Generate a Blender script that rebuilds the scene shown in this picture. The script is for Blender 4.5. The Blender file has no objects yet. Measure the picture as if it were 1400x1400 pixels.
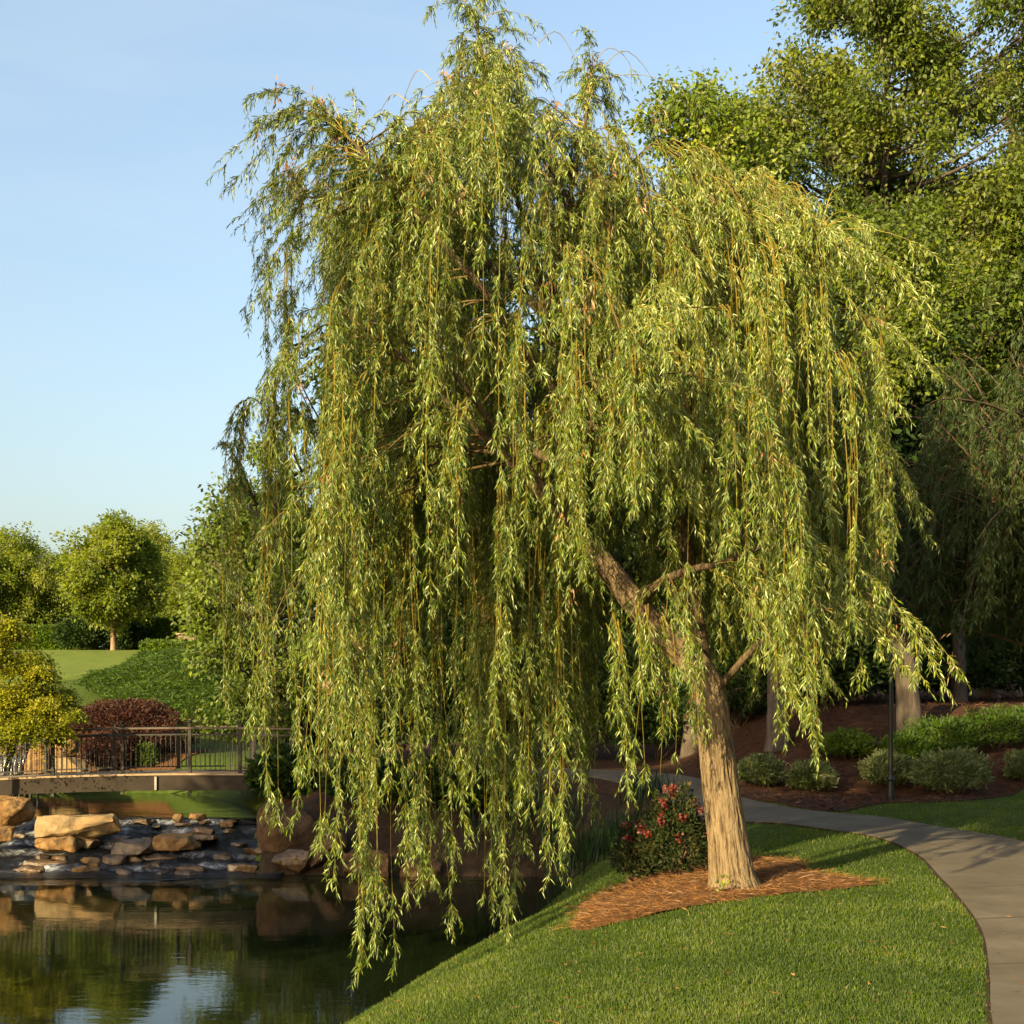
import bpy, bmesh, math, random
import numpy as np
from mathutils import Vector, noise, Matrix

SEED = 7
random.seed(SEED)
R = np.random.default_rng(SEED)
C = bpy.context.scene.collection
EYE = 1.75
F = 1700.0
HY = 970.0
POND = -1.42
POOL = -0.55


def P(px, py, D):
    return np.array([(px - 700.0) / F * D, D, EYE - (py - HY) / F * D])


# ------------------------------------------------------------------ helpers
def link(o, parent=None):
    C.objects.link(o)
    if parent is not None:
        o.parent = parent
        o.matrix_parent_inverse = Matrix.Translation(-Vector(parent.location)) if parent.rotation_euler[:] == (0.0, 0.0, 0.0) else parent.matrix_world.inverted()
    return o


def tag(o, label=None, cat=None, group=None, kind=None):
    if label:
        o['label'] = label
    if cat:
        o['category'] = cat
    if group:
        o['group'] = group
    if kind:
        o['kind'] = kind
    return o


def thing(name, loc, label, cat, group=None):
    o = bpy.data.objects.new(name, None)
    o.empty_display_size = 0.3
    o.location = loc
    C.objects.link(o)
    return tag(o, label, cat, group)


def mesh_np(name, V, quads=None, tris=None, mat=None, tint=None, smooth=False):
    """build a mesh from arrays; quads (n,4) / tris (m,3) index arrays"""
    me = bpy.data.meshes.new(name)
    V = np.asarray(V, dtype=np.float32).reshape(-1, 3)
    me.vertices.add(len(V))
    me.vertices.foreach_set('co', V.ravel())
    loops = []
    starts = []
    s = 0
    nf = 0
    if quads is not None and len(quads):
        q = np.asarray(quads, dtype=np.int32).reshape(-1, 4)
        loops.append(q.ravel())
        starts.append(s + 4 * np.arange(len(q), dtype=np.int32))
        s += q.size
        nf += len(q)
    if tris is not None and len(tris):
        t = np.asarray(tris, dtype=np.int32).reshape(-1, 3)
        loops.append(t.ravel())
        starts.append(s + 3 * np.arange(len(t), dtype=np.int32))
        s += t.size
        nf += len(t)
    loops = np.concatenate(loops)
    starts = np.concatenate(starts)
    me.loops.add(len(loops))
    me.loops.foreach_set('vertex_index', loops)
    me.polygons.add(nf)
    me.polygons.foreach_set('loop_start', starts)
    me.update(calc_edges=True)
    me.polygons.foreach_set('use_smooth', np.full(nf, bool(smooth)))
    if tint is not None:
        a = me.attributes.new('tint', 'FLOAT', 'FACE')
        a.data.foreach_set('value', np.asarray(tint, dtype=np.float32))
    if mat is not None:
        me.materials.append(mat)
    me.validate()
    return me


def obj(name, me, parent=None):
    return link(bpy.data.objects.new(name, me), parent)


def unit(a):
    return a / np.maximum(np.linalg.norm(a, axis=-1, keepdims=True), 1e-9)


class Geo:
    """collects quads into one mesh"""

    def __init__(self):
        self.v = []
        self.q = []
        self.t = []
        self.n = 0

    def add(self, V, Q, T=None):
        V = np.asarray(V, dtype=np.float64).reshape(-1, 3)
        self.v.append(V)
        Q = np.asarray(Q, dtype=np.int64).reshape(-1, 4)
        self.q.append(Q + self.n)
        if T is None:
            T = np.full(len(Q), 0.5)
        self.t.append(np.broadcast_to(np.asarray(T, float), (len(Q),)))
        self.n += len(V)

    def box(self, x0, x1, y0, y1, z0, z1):
        V = [(x0, y0, z0), (x1, y0, z0), (x1, y1, z0), (x0, y1, z0), (x0, y0, z1), (x1, y0, z1), (x1, y1, z1), (x0, y1, z1)]
        self.add(V, [(0, 3, 2, 1), (4, 5, 6, 7), (0, 1, 5, 4), (1, 2, 6, 5), (2, 3, 7, 6), (3, 0, 4, 7)])

    def tube(self, pts, rad, sides=6, disp=None, cap=True):
        pts = np.asarray(pts, float)
        n = len(pts)
        rad = np.broadcast_to(np.asarray(rad, float), (n,))
        tan = unit(np.gradient(pts, axis=0))
        ref = np.array([0.0, 1.0, 0.0]) if abs(tan[0][1]) < 0.9 else np.array([1.0, 0, 0])
        a = unit(np.cross(tan, ref))
        b = np.cross(tan, a)
        th = np.linspace(0, 2 * math.pi, sides, endpoint=False)
        rr = np.repeat(rad[:, None], sides, 1)
        if disp is not None:
            rr = rr * disp(n, sides, pts, th)
        V = pts[:, None, :] + rr[..., None] * (np.cos(th)[None, :, None] * a[:, None, :] + np.sin(th)[None, :, None] * b[:, None, :])
        i = np.arange(n - 1)[:, None] * sides
        j = np.arange(sides)[None, :]
        k = (j + 1) % sides
        Q = np.stack([i + j, i + k, i + sides + k, i + sides + j], -1).reshape(-1, 4)
        self.add(V.reshape(-1, 3), Q)
        if cap and sides % 2 == 0:
            base = self.n - n * sides
            for off, rev in ((0, True), ((n - 1) * sides, False)):
                qs = []
                for m in range(1, sides - 2, 2):
                    q = [0, m, m + 1, m + 2]
                    qs.append(q[::-1] if rev else q)
                self.q.append(np.array(qs, dtype=np.int64) + base + off)
                self.t.append(np.full(len(qs), 0.5))

    def leaves(self, p, d, s, L, w, droop=0.12, tint=None):
        """rhombic leaves: base p, direction d, side vector s, length L, width w"""
        p = np.asarray(p, float)
        n = len(p)
        if n == 0:
            return
        L = np.broadcast_to(np.asarray(L, float), (n,))[:, None]
        w = np.broadcast_to(np.asarray(w, float), (n,))[:, None]
        dz = np.zeros((n, 3))
        dz[:, 2] = -1
        mid = p + d * L * 0.42
        tip = p + d * L + dz * L * droop
        V = np.stack([p, mid + s * w * 0.5, tip, mid - s * w * 0.5], 1)
        Q = np.arange(4 * n).reshape(n, 4)
        self.add(V.reshape(-1, 3), Q, tint if tint is not None else R.random(n))

    def build(self, name, mat, parent=None, smooth=False):
        V = np.concatenate(self.v)
        Q = np.concatenate(self.q)
        T = np.concatenate(self.t)
        return obj(name, mesh_np(name, V, quads=Q, mat=mat, tint=T, smooth=smooth), parent)


def spline(pts, n):
    """Catmull-Rom through control rows, n samples"""
    p = np.asarray(pts, float)
    m = len(p)
    if m == 2:
        t = np.linspace(0, 1, n)[:, None]
        return p[0] * (1 - t) + p[1] * t
    q = np.vstack([2 * p[0] - p[1], p, 2 * p[-1] - p[-2]])
    u = np.linspace(0, m - 1 - 1e-6, n)
    i = u.astype(int)
    f = (u - i)[:, None]
    a, b, c, d = q[i], q[i + 1], q[i + 2], q[i + 3]
    return 0.5 * ((2 * b) + (c - a) * f + (2 * a - 5 * b + 4 * c - d) * f ** 2 + (3 * b - 3 * c + d - a) * f ** 3)


def sstep(a, b, x):
    t = np.clip((np.asarray(x, float) - a) / (b - a), 0, 1)
    return t * t * (3 - 2 * t)


def vnoise(x, y, sc, seed=0):
    """cheap smooth 2-d value noise, vectorised, -1..1"""
    x = np.asarray(x, float) * sc + seed * 17.13
    y = np.asarray(y, float) * sc + seed * 9.7
    xi = np.floor(x).astype(np.int64)
    yi = np.floor(y).astype(np.int64)
    fx = x - xi
    fy = y - yi
    fx = fx * fx * (3 - 2 * fx)
    fy = fy * fy * (3 - 2 * fy)

    def h(a, b):
        n = (a * 374761393 + b * 668265263 + seed * 982451653) & 0xFFFFFFFF
        n = ((n ^ (n >> 13)) * 1274126177) & 0xFFFFFFFF
        return ((n ^ (n >> 16)) & 0xFFFF) / 32767.5 - 1
    return (h(xi, yi) * (1 - fx) + h(xi + 1, yi) * fx) * (1 - fy) + (h(xi, yi + 1) * (1 - fx) + h(xi + 1, yi + 1) * fx) * fy


def in_poly(x, y, poly):
    x = np.asarray(x, float)
    y = np.asarray(y, float)
    c = np.zeros(x.shape, bool)
    n = len(poly)
    for i in range(n):
        x0, y0 = poly[i]
        x1, y1 = poly[(i + 1) % n]
        if y0 == y1:
            continue
        hit = ((y0 > y) != (y1 > y)) & (x < (x1 - x0) * (y - y0) / (y1 - y0) + x0)
        c ^= hit
    return c


def sd_poly(x, y, poly):
    """signed distance, positive outside"""
    x = np.asarray(x, float)
    y = np.asarray(y, float)
    d = np.full(x.shape, 1e9)
    n = len(poly)
    for i in range(n):
        ax, ay = poly[i]
        bx, by = poly[(i + 1) % n]
        ex, ey = bx - ax, by - ay
        t = np.clip(((x - ax) * ex + (y - ay) * ey) / (ex * ex + ey * ey + 1e-12), 0, 1)
        d = np.minimum(d, np.hypot(x - ax - t * ex, y - ay - t * ey))
    return np.where(in_poly(x, y, poly), -d, d)


# ------------------------------------------------------------------ materials
def nt(name):
    m = bpy.data.materials.new(name)
    m.use_nodes = True
    t = m.node_tree
    t.nodes.clear()
    out = t.nodes.new('ShaderNodeOutputMaterial')
    return m, t, out


def node(t, kind, **kw):
    n = t.nodes.new(kind)
    for k, v in kw.items():
        if k.startswith('i_'):
            key = k[2:]
            key = int(key) if key.isdigit() else key.replace('_', ' ')
            n.inputs[key].default_value = v
        else:
            setattr(n, k, v)
    return n


ALB = 0.66     # common scale of the surface colours


def ramp(t, fac, stops):
    r = t.nodes.new('ShaderNodeValToRGB')
    e = r.color_ramp.elements
    while len(e) < len(stops):
        e.new(0.5)
    for i, (pos, col) in enumerate(stops):
        e[i].position = pos
        e[i].color = (*[c * ALB for c in col], 1)
    t.links.new(fac, r.inputs[0])
    return r


def leaf_mat(name, stops, under=1.25, trans=0.32, gloss=0.10, rough=0.55):
    """leaf: colour from the per-face tint, paler under side, light through the blade"""
    m, t, out = nt(name)
    at = node(t, 'ShaderNodeAttribute', attribute_name='tint')
    r = ramp(t, at.outputs['Fac'], stops)
    geo = node(t, 'ShaderNodeNewGeometry')
    pale = node(t, 'ShaderNodeHueSaturation', i_Saturation=0.7, i_Value=under)
    t.links.new(r.outputs[0], pale.inputs['Color'])
    mx = node(t, 'ShaderNodeMix', data_type='RGBA')
    t.links.new(geo.outputs['Backfacing'], mx.inputs[0])
    t.links.new(r.outputs[0], mx.inputs[6])
    t.links.new(pale.outputs[0], mx.inputs[7])
    b = node(t, 'ShaderNodeBsdfPrincipled', i_Roughness=rough)
    b.inputs['Specular IOR Level'].default_value = gloss
    t.links.new(mx.outputs[2], b.inputs['Base Color'])
    tr = node(t, 'ShaderNodeBsdfTranslucent')
    sat = node(t, 'ShaderNodeHueSaturation', i_Hue=0.49, i_Saturation=1.1, i_Value=1.35)
    t.links.new(r.outputs[0], sat.inputs['Color'])
    t.links.new(sat.outputs[0], tr.inputs['Color'])
    ms = node(t, 'ShaderNodeMixShader', i_0=trans)
    t.links.new(b.outputs[0], ms.inputs[1])
    t.links.new(tr.outputs[0], ms.inputs[2])
    t.links.new(ms.outputs[0], out.inputs['Surface'])
    return m


def noise_mat(name, stops, scale=4.0, detail=6.0, rough=0.9, bump=0.3, bscale=None, bdist=0.02, stretch=(1, 1, 1), spec=0.2, second=None):
    m, t, out = nt(name)
    co = node(t, 'ShaderNodeTexCoord')
    mp = node(t, 'ShaderNodeMapping')
    mp.inputs['Scale'].default_value = stretch
    t.links.new(co.outputs['Object'], mp.inputs[0])
    n = node(t, 'ShaderNodeTexNoise', i_Scale=scale, i_Detail=detail, i_Roughness=0.62)
    t.links.new(mp.outputs[0], n.inputs['Vector'])
    r = ramp(t, n.outputs[0], stops)
    col = r.outputs[0]
    if second:
        sc2, c2, lo, hi = second
        n2 = node(t, 'ShaderNodeTexNoise', i_Scale=sc2, i_Detail=3.0)
        t.links.new(mp.outputs[0], n2.inputs['Vector'])
        mr = node(t, 'ShaderNodeMapRange')
        mr.inputs[1].default_value = lo
        mr.inputs[2].default_value = hi
        t.links.new(n2.outputs[0], mr.inputs[0])
        mx = node(t, 'ShaderNodeMix', data_type='RGBA')
        t.links.new(mr.outputs[0], mx.inputs[0])
        t.links.new(col, mx.inputs[6])
        mx.inputs[7].default_value = (*[c * ALB for c in c2], 1)
        col = mx.outputs[2]
    b = node(t, 'ShaderNodeBsdfPrincipled', i_Roughness=rough)
    b.inputs['Specular IOR Level'].default_value = spec
    t.links.new(col, b.inputs['Base Color'])
    if bump:
        nb = node(t, 'ShaderNodeTexNoise', i_Scale=bscale or scale * 3, i_Detail=8.0, i_Roughness=0.65)
        t.links.new(mp.outputs[0], nb.inputs['Vector'])
        bp = node(t, 'ShaderNodeBump', i_Strength=bump, i_Distance=bdist)
        t.links.new(nb.outputs[0], bp.inputs['Height'])
        t.links.new(bp.outputs[0], b.inputs['Normal'])
    t.links.new(b.outputs[0], out.inputs['Surface'])
    return m


def plain(name, col, rough=0.5, metal=0.0, spec=0.4):
    m, t, out = nt(name)
    b = node(t, 'ShaderNodeBsdfPrincipled', i_Roughness=rough, i_Metallic=metal)
    b.inputs['Specular IOR Level'].default_value = spec
    n = node(t, 'ShaderNodeTexNoise', i_Scale=14.0, i_Detail=4.0)
    co = node(t, 'ShaderNodeTexCoord')
    t.links.new(co.outputs['Object'], n.inputs['Vector'])
    r = ramp(t, n.outputs[0], [(0.3, tuple(c * 0.75 for c in col)), (0.7, tuple(min(1, c * 1.15) for c in col))])
    t.links.new(r.outputs[0], b.inputs['Base Color'])
    t.links.new(b.outputs[0], out.inputs['Surface'])
    return m


M = {}
M['willow_leaf'] = leaf_mat('willow_leaf', [(0.0, (0.028, 0.066, 0.004)), (0.35, (0.095, 0.160, 0.008)), (0.7, (0.205, 0.265, 0.014)), (1.0, (0.40, 0.43, 0.10))], under=1.75, trans=0.25, gloss=0.22, rough=0.42)
M['willow_dead'] = leaf_mat('willow_dead', [(0.0, (0.24, 0.10, 0.04)), (1.0, (0.48, 0.26, 0.12))], trans=0.2)
M['willow_shade_leaf'] = leaf_mat('willow_shade_leaf', [(0.0, (0.020, 0.045, 0.007)), (0.6, (0.050, 0.085, 0.013)), (1.0, (0.11, 0.14, 0.045))], under=1.4, trans=0.2)  # darker copy of the willow leaf, shade put into the colour
M['withy'] = noise_mat('withy', [(0.3, (0.20, 0.145, 0.020)), (0.6, (0.42, 0.315, 0.055))], scale=1.2, rough=0.55, bump=0)
M['twig_bark'] = noise_mat('twig_bark', [(0.3, (0.075, 0.050, 0.020)), (0.65, (0.16, 0.105, 0.036))], scale=1.5, rough=0.7, bump=0)
M['broad_leaf'] = leaf_mat('broad_leaf', [(0.0, (0.050, 0.092, 0.007)), (0.5, (0.135, 0.185, 0.013)), (1.0, (0.31, 0.32, 0.045))], under=1.25, trans=0.36)
M['maple_leaf'] = leaf_mat('maple_leaf', [(0.0, (0.10, 0.165, 0.012)), (0.5, (0.20, 0.27, 0.018)), (1.0, (0.34, 0.38, 0.04))], under=1.2, trans=0.36)
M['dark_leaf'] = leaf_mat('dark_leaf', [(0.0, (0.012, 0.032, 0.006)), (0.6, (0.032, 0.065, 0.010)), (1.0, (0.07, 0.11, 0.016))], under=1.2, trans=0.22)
M['azalea_leaf'] = leaf_mat('azalea_leaf', [(0.0, (0.014, 0.026, 0.007)), (0.6, (0.036, 0.052, 0.011)), (1.0, (0.11, 0.06, 0.02))], under=1.1, trans=0.2)
M['far_leaf'] = leaf_mat('far_leaf', [(0.0, (0.13, 0.19, 0.018)), (0.5, (0.24, 0.30, 0.028)), (1.0, (0.36, 0.39, 0.05))], under=1.1, trans=0.5)
M['pale_leaf'] = leaf_mat('pale_leaf', [(0.0, (0.08, 0.13, 0.012)), (0.5, (0.16, 0.22, 0.024)), (1.0, (0.27, 0.32, 0.05))], under=1.25, trans=0.36)
M['gold_leaf'] = leaf_mat('gold_leaf', [(0.0, (0.15, 0.18, 0.008)), (0.55, (0.31, 0.33, 0.014)), (1.0, (0.50, 0.42, 0.03))], under=1.1, trans=0.36)
M['purple_leaf'] = leaf_mat('purple_leaf', [(0.0, (0.040, 0.016, 0.013)), (0.6, (0.095, 0.036, 0.024)), (1.0, (0.17, 0.075, 0.038))], under=1.2, trans=0.25)
M['hedge_leaf'] = leaf_mat('hedge_leaf', [(0.0, (0.05, 0.10, 0.008)), (0.5, (0.10, 0.17, 0.012)), (1.0, (0.19, 0.24, 0.02))], under=1.1)
M['variegated_leaf'] = leaf_mat('variegated_leaf', [(0.0, (0.065, 0.105, 0.024)), (0.5, (0.15, 0.19, 0.050)), (1.0, (0.42, 0.43, 0.18))], under=1.15)
M['flower'] = leaf_mat('flower', [(0.0, (0.14, 0.012, 0.012)), (1.0, (0.28, 0.05, 0.03))], under=1.0, trans=0.3)
M['grass'] = leaf_mat('grass', [(0.0, (0.038, 0.085, 0.006)), (0.55, (0.090, 0.155, 0.009)), (0.93, (0.18, 0.23, 0.022)), (1.0, (0.33, 0.29, 0.10))], under=1.05, trans=0.40, gloss=0.05)
M['cover'] = leaf_mat('cover', [(0.0, (0.04, 0.085, 0.008)), (0.6, (0.075, 0.145, 0.010)), (1.0, (0.13, 0.19, 0.018))], under=1.05, trans=0.3)
M['iris_leaf'] = leaf_mat('iris_leaf', [(0.0, (0.014, 0.040, 0.010)), (1.0, (0.042, 0.085, 0.020))], trans=0.25)
M['straw'] = leaf_mat('straw', [(0.0, (0.12, 0.046, 0.014)), (0.6, (0.27, 0.120, 0.036)), (1.0, (0.42, 0.22, 0.075))], under=1.0, trans=0.0)
M['litter'] = leaf_mat('litter', [(0.0, (0.035, 0.014, 0.008)), (0.7, (0.10, 0.040, 0.018)), (1.0, (0.19, 0.085, 0.038))], under=1.0, trans=0.0)

M['lawn'] = noise_mat('lawn', [(0.3, (0.040, 0.070, 0.010)), (0.55, (0.070, 0.105, 0.014)), (0.75, (0.110, 0.135, 0.024))], scale=9.0, detail=10, rough=0.95, bump=0.6, bscale=60, bdist=0.03, spec=0.1, second=(0.35, (0.085, 0.115, 0.018), 0.45, 0.7))
M['hill'] = noise_mat('hill', [(0.3, (0.10, 0.145, 0.022)), (0.7, (0.165, 0.20, 0.036))], scale=1.5, detail=10, rough=0.95, bump=0.3, bscale=20, spec=0.1)
M['bank'] = noise_mat('bank', [(0.3, (0.022, 0.014, 0.008)), (0.7, (0.055, 0.032, 0.017))], scale=3.0, detail=8, rough=0.95, bump=0.6, bscale=12, bdist=0.06)
M['mulch'] = noise_mat('mulch', [(0.3, (0.085, 0.035, 0.012)), (0.55, (0.18, 0.080, 0.026)), (0.75, (0.28, 0.14, 0.05))], scale=22.0, detail=8, rough=1.0, bump=0.8, bscale=50, bdist=0.03, stretch=(1, 2.2, 1))
M['woods'] = noise_mat('woods', [(0.3, (0.040, 0.016, 0.009)), (0.55, (0.085, 0.035, 0.016)), (0.75, (0.14, 0.060, 0.027))], scale=6.0, detail=10, rough=1.0, bump=0.8, bscale=25, bdist=0.05, second=(0.6, (0.035, 0.019, 0.011), 0.5, 0.75))
M['sand'] = noise_mat('sand', [(0.28, (0.10, 0.048, 0.018)), (0.5, (0.30, 0.165, 0.060)), (0.72, (0.44, 0.295, 0.145))], scale=3.6, detail=11, rough=0.85, bump=1.0, bscale=9, bdist=0.05, second=(2.6, (0.07, 0.042, 0.022), 0.52, 0.70))
M['wetrock'] = noise_mat('wetrock', [(0.25, (0.035, 0.022, 0.013)), (0.5, (0.10, 0.058, 0.026)), (0.8, (0.26, 0.15, 0.06))], scale=2.8, detail=9, rough=0.38, bump=0.7, bscale=9, bdist=0.05, spec=0.5)
M['rust'] = noise_mat('rust', [(0.28, (0.05, 0.026, 0.013)), (0.5, (0.12, 0.066, 0.032)), (0.75, (0.20, 0.12, 0.06))], scale=3.6, detail=11, rough=0.8, bump=1.0, bscale=9, bdist=0.05)  # rust brown rock, with the bank's shade put into the colour
M['palerock'] = noise_mat('palerock', [(0.28, (0.17, 0.100, 0.042)), (0.5, (0.29, 0.205, 0.105)), (0.75, (0.38, 0.285, 0.165))], scale=3.4, detail=11, rough=0.85, bump=0.9, bscale=9, bdist=0.04, second=(1.6, (0.36, 0.21, 0.08), 0.55, 0.72))
M['bark_grey'] = noise_mat('bark_grey', [(0.3, (0.060, 0.046, 0.034)), (0.7, (0.17, 0.132, 0.10))], scale=7.0, detail=8, rough=0.95, bump=0.9, bscale=12, bdist=0.05, stretch=(1, 1, 0.22))
M['bark_tan'] = noise_mat('bark_tan', [(0.3, (0.16, 0.10, 0.06)), (0.7, (0.40, 0.28, 0.18))], scale=7.0, detail=8, rough=0.95, bump=0.9, bscale=12, bdist=0.05, stretch=(1, 1, 0.22))
M['iron'] = plain('iron', (0.028, 0.022, 0.018), rough=0.55, metal=0.3)
M['rail'] = plain('rail', (0.10, 0.065, 0.042), rough=0.6)
M['lamp_black'] = plain('lamp_black', (0.004, 0.004, 0.004), rough=0.4)
M['glass'] = plain('glass', (0.35, 0.34, 0.28), rough=0.25)
M['fascia'] = noise_mat('fascia', [(0.3, (0.026, 0.019, 0.014)), (0.7, (0.045, 0.034, 0.025))], scale=3.0, rough=0.85, bump=0.3, bscale=20, bdist=0.01)
M['deck'] = noise_mat('deck', [(0.3, (0.28, 0.20, 0.12)), (0.7, (0.42, 0.31, 0.20))], scale=5.0, rough=0.85, bump=0.2)
M['white'] = plain('white', (0.75, 0.74, 0.70), rough=0.5)
M['pipe'] = plain('pipe', (0.30, 0.28, 0.25), rough=0.6)
M['brick'] = noise_mat('brick', [(0.3, (0.18, 0.10, 0.075)), (0.7, (0.33, 0.21, 0.16))], scale=5.0, rough=0.9, bump=0.3)
M['stem'] = noise_mat('stem', [(0.3, (0.06, 0.04, 0.025)), (0.7, (0.14, 0.09, 0.055))], scale=8, rough=0.9, bump=0)


def willow_bark():
    m, t, out = nt('willow_bark')
    co = node(t, 'ShaderNodeTexCoord')
    mp = node(t, 'ShaderNodeMapping')
    mp.inputs['Scale'].default_value = (1, 1, 0.26)
    t.links.new(co.outputs['Object'], mp.inputs[0])
    n = node(t, 'ShaderNodeTexNoise', i_Scale=44.0, i_Detail=7.0, i_Roughness=0.62, i_Distortion=0.9)
    t.links.new(mp.outputs[0], n.inputs['Vector'])
    at = node(t, 'ShaderNodeAttribute', attribute_name='furrow')
    ad = node(t, 'ShaderNodeMath', operation='MULTIPLY_ADD')
    t.links.new(at.outputs['Fac'], ad.inputs[0])
    ad.inputs[1].default_value = 0.5
    t.links.new(n.outputs[0], ad.inputs[2])
    r = ramp(t, ad.outputs[0], [(0.30, (0.060, 0.038, 0.021)), (0.60, (0.155, 0.108, 0.060)), (0.85, (0.26, 0.19, 0.11))])
    b = node(t, 'ShaderNodeBsdfPrincipled', i_Roughness=0.95)
    b.inputs['Specular IOR Level'].default_value = 0.15
    t.links.new(r.outputs[0], b.inputs['Base Color'])
    bp = node(t, 'ShaderNodeBump', i_Strength=0.9, i_Distance=0.03)
    t.links.new(n.outputs[0], bp.inputs['Height'])
    t.links.new(bp.outputs[0], b.inputs['Normal'])
    t.links.new(b.outputs[0], out.inputs['Surface'])
    return m


M['willow_bark'] = willow_bark()


def water_mat(name, col, s1, strength, rough=0.03, ripple=False):
    m, t, out = nt(name)
    co = node(t, 'ShaderNodeTexCoord')
    mp = node(t, 'ShaderNodeMapping')
    mp.inputs['Scale'].default_value = (0.8, 1.6, 1)
    t.links.new(co.outputs['Object'], mp.inputs[0])
    n = node(t, 'ShaderNodeTexNoise', i_Scale=s1, i_Detail=3.0, i_Roughness=0.55)
    t.links.new(mp.outputs[0], n.inputs['Vector'])
    n2 = node(t, 'ShaderNodeTexNoise', i_Scale=s1 * 0.22, i_Detail=2.0)
    t.links.new(mp.outputs[0], n2.inputs['Vector'])
    ad = node(t, 'ShaderNodeMath', operation='MULTIPLY_ADD')
    t.links.new(n2.outputs[0], ad.inputs[0])
    ad.inputs[1].default_value = 3.0
    t.links.new(n.outputs[0], ad.inputs[2])
    bp = node(t, 'ShaderNodeBump', i_Strength=strength, i_Distance=0.01)
    t.links.new(ad.outputs[0], bp.inputs['Height'])
    if ripple:
        # choppier water where the rapids run in
        sx_ = node(t, 'ShaderNodeSeparateXYZ')
        t.links.new(co.outputs['Object'], sx_.inputs[0])
        mr = node(t, 'ShaderNodeMapRange')
        mr.inputs[1].default_value = 22.3
        mr.inputs[2].default_value = 23.8
        mr.inputs[3].default_value = strength
        mr.inputs[4].default_value = 1.0
        t.links.new(sx_.outputs[1], mr.inputs[0])
        t.links.new(mr.outputs[0], bp.inputs['Strength'])
        mr2 = node(t, 'ShaderNodeMapRange')
        mr2.inputs[1].default_value = 22.3
        mr2.inputs[2].default_value = 23.8
        mr2.inputs[3].default_value = 0.01
        mr2.inputs[4].default_value = 0.14
        t.links.new(sx_.outputs[1], mr2.inputs[0])
        t.links.new(mr2.outputs[0], bp.inputs['Distance'])
    b = node(t, 'ShaderNodeBsdfPrincipled', i_Roughness=rough, i_IOR=1.33)
    b.inputs['Base Color'].default_value = (*col, 1)
    t.links.new(bp.outputs[0], b.inputs['Normal'])
    t.links.new(b.outputs[0], out.inputs['Surface'])
    return m


M['pond'] = water_mat('pond', (0.006, 0.009, 0.003), 5.0, 0.10, ripple=True)
M['pool'] = water_mat('pool', (0.012, 0.014, 0.006), 4.0, 0.30)


def rapids_mat():
    m, t, out = nt('rapids')
    co = node(t, 'ShaderNodeTexCoord')
    mp = node(t, 'ShaderNodeMapping')
    mp.inputs['Scale'].default_value = (0.55, 1.3, 1)
    t.links.new(co.outputs['Object'], mp.inputs[0])
    n = node(t, 'ShaderNodeTexNoise', i_Scale=9.0, i_Detail=7.0, i_Roughness=0.7, i_Distortion=1.5)
    t.links.new(mp.outputs[0], n.inputs['Vector'])
    at = node(t, 'ShaderNodeAttribute', attribute_name='foam')
    ad = node(t, 'ShaderNodeMath', operation='ADD')
    t.links.new(n.outputs[0], ad.inputs[0])
    t.links.new(at.outputs['Fac'], ad.inputs[1])
    r = ramp(t, ad.outputs[0], [(0.56, (0.012, 0.012, 0.013)), (0.70, (0.09, 0.095, 0.11)), (0.90, (0.52, 0.54, 0.60))])  # foam; its bluish white also paints sky glints on the water
    b = node(t, 'ShaderNodeBsdfPrincipled', i_Roughness=0.12, i_IOR=1.33)
    t.links.new(r.outputs[0], b.inputs['Base Color'])
    bp = node(t, 'ShaderNodeBump', i_Strength=0.8, i_Distance=0.05)
    t.links.new(n.outputs[0], bp.inputs['Height'])
    t.links.new(bp.outputs[0], b.inputs['Normal'])
    t.links.new(b.outputs[0], out.inputs['Surface'])
    return m


M['rapids'] = rapids_mat()
M['fall'] = noise_mat('fall', [(0.42, (0.02, 0.022, 0.025)), (0.68, (0.30, 0.31, 0.33))], scale=9.0, rough=0.15, bump=0.4, spec=0.5, stretch=(2, 2, 0.5))


def path_mat():
    m, t, out = nt('path_concrete')
    co = node(t, 'ShaderNodeTexCoord')
    n = node(t, 'ShaderNodeTexNoise', i_Scale=1.4, i_Detail=9.0, i_Roughness=0.7)
    t.links.new(co.outputs['Object'], n.inputs['Vector'])
    r = ramp(t, n.outputs[0], [(0.3, (0.105, 0.083, 0.058)), (0.55, (0.155, 0.128, 0.092)), (0.75, (0.205, 0.172, 0.128))])
    at = node(t, 'ShaderNodeAttribute', attribute_name='joint')
    mx = node(t, 'ShaderNodeMix', data_type='RGBA')
    t.links.new(at.outputs['Fac'], mx.inputs[0])
    t.links.new(r.outputs[0], mx.inputs[6])
    mx.inputs[7].default_value = (0.06, 0.045, 0.03, 1)
    n2 = node(t, 'ShaderNodeTexNoise', i_Scale=90.0, i_Detail=4.0)
    t.links.new(co.outputs['Object'], n2.inputs['Vector'])
    b = node(t, 'ShaderNodeBsdfPrincipled', i_Roughness=0.9)
    b.inputs['Specular IOR Level'].default_value = 0.2
    t.links.new(mx.outputs[2], b.inputs['Base Color'])
    bp = node(t, 'ShaderNodeBump', i_Strength=0.25, i_Distance=0.01)
    t.links.new(n2.outputs[0], bp.inputs['Height'])
    t.links.new(bp.outputs[0], b.inputs['Normal'])
    t.links.new(b.outputs[0], out.inputs['Surface'])
    return m


M['path'] = path_mat()

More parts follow.
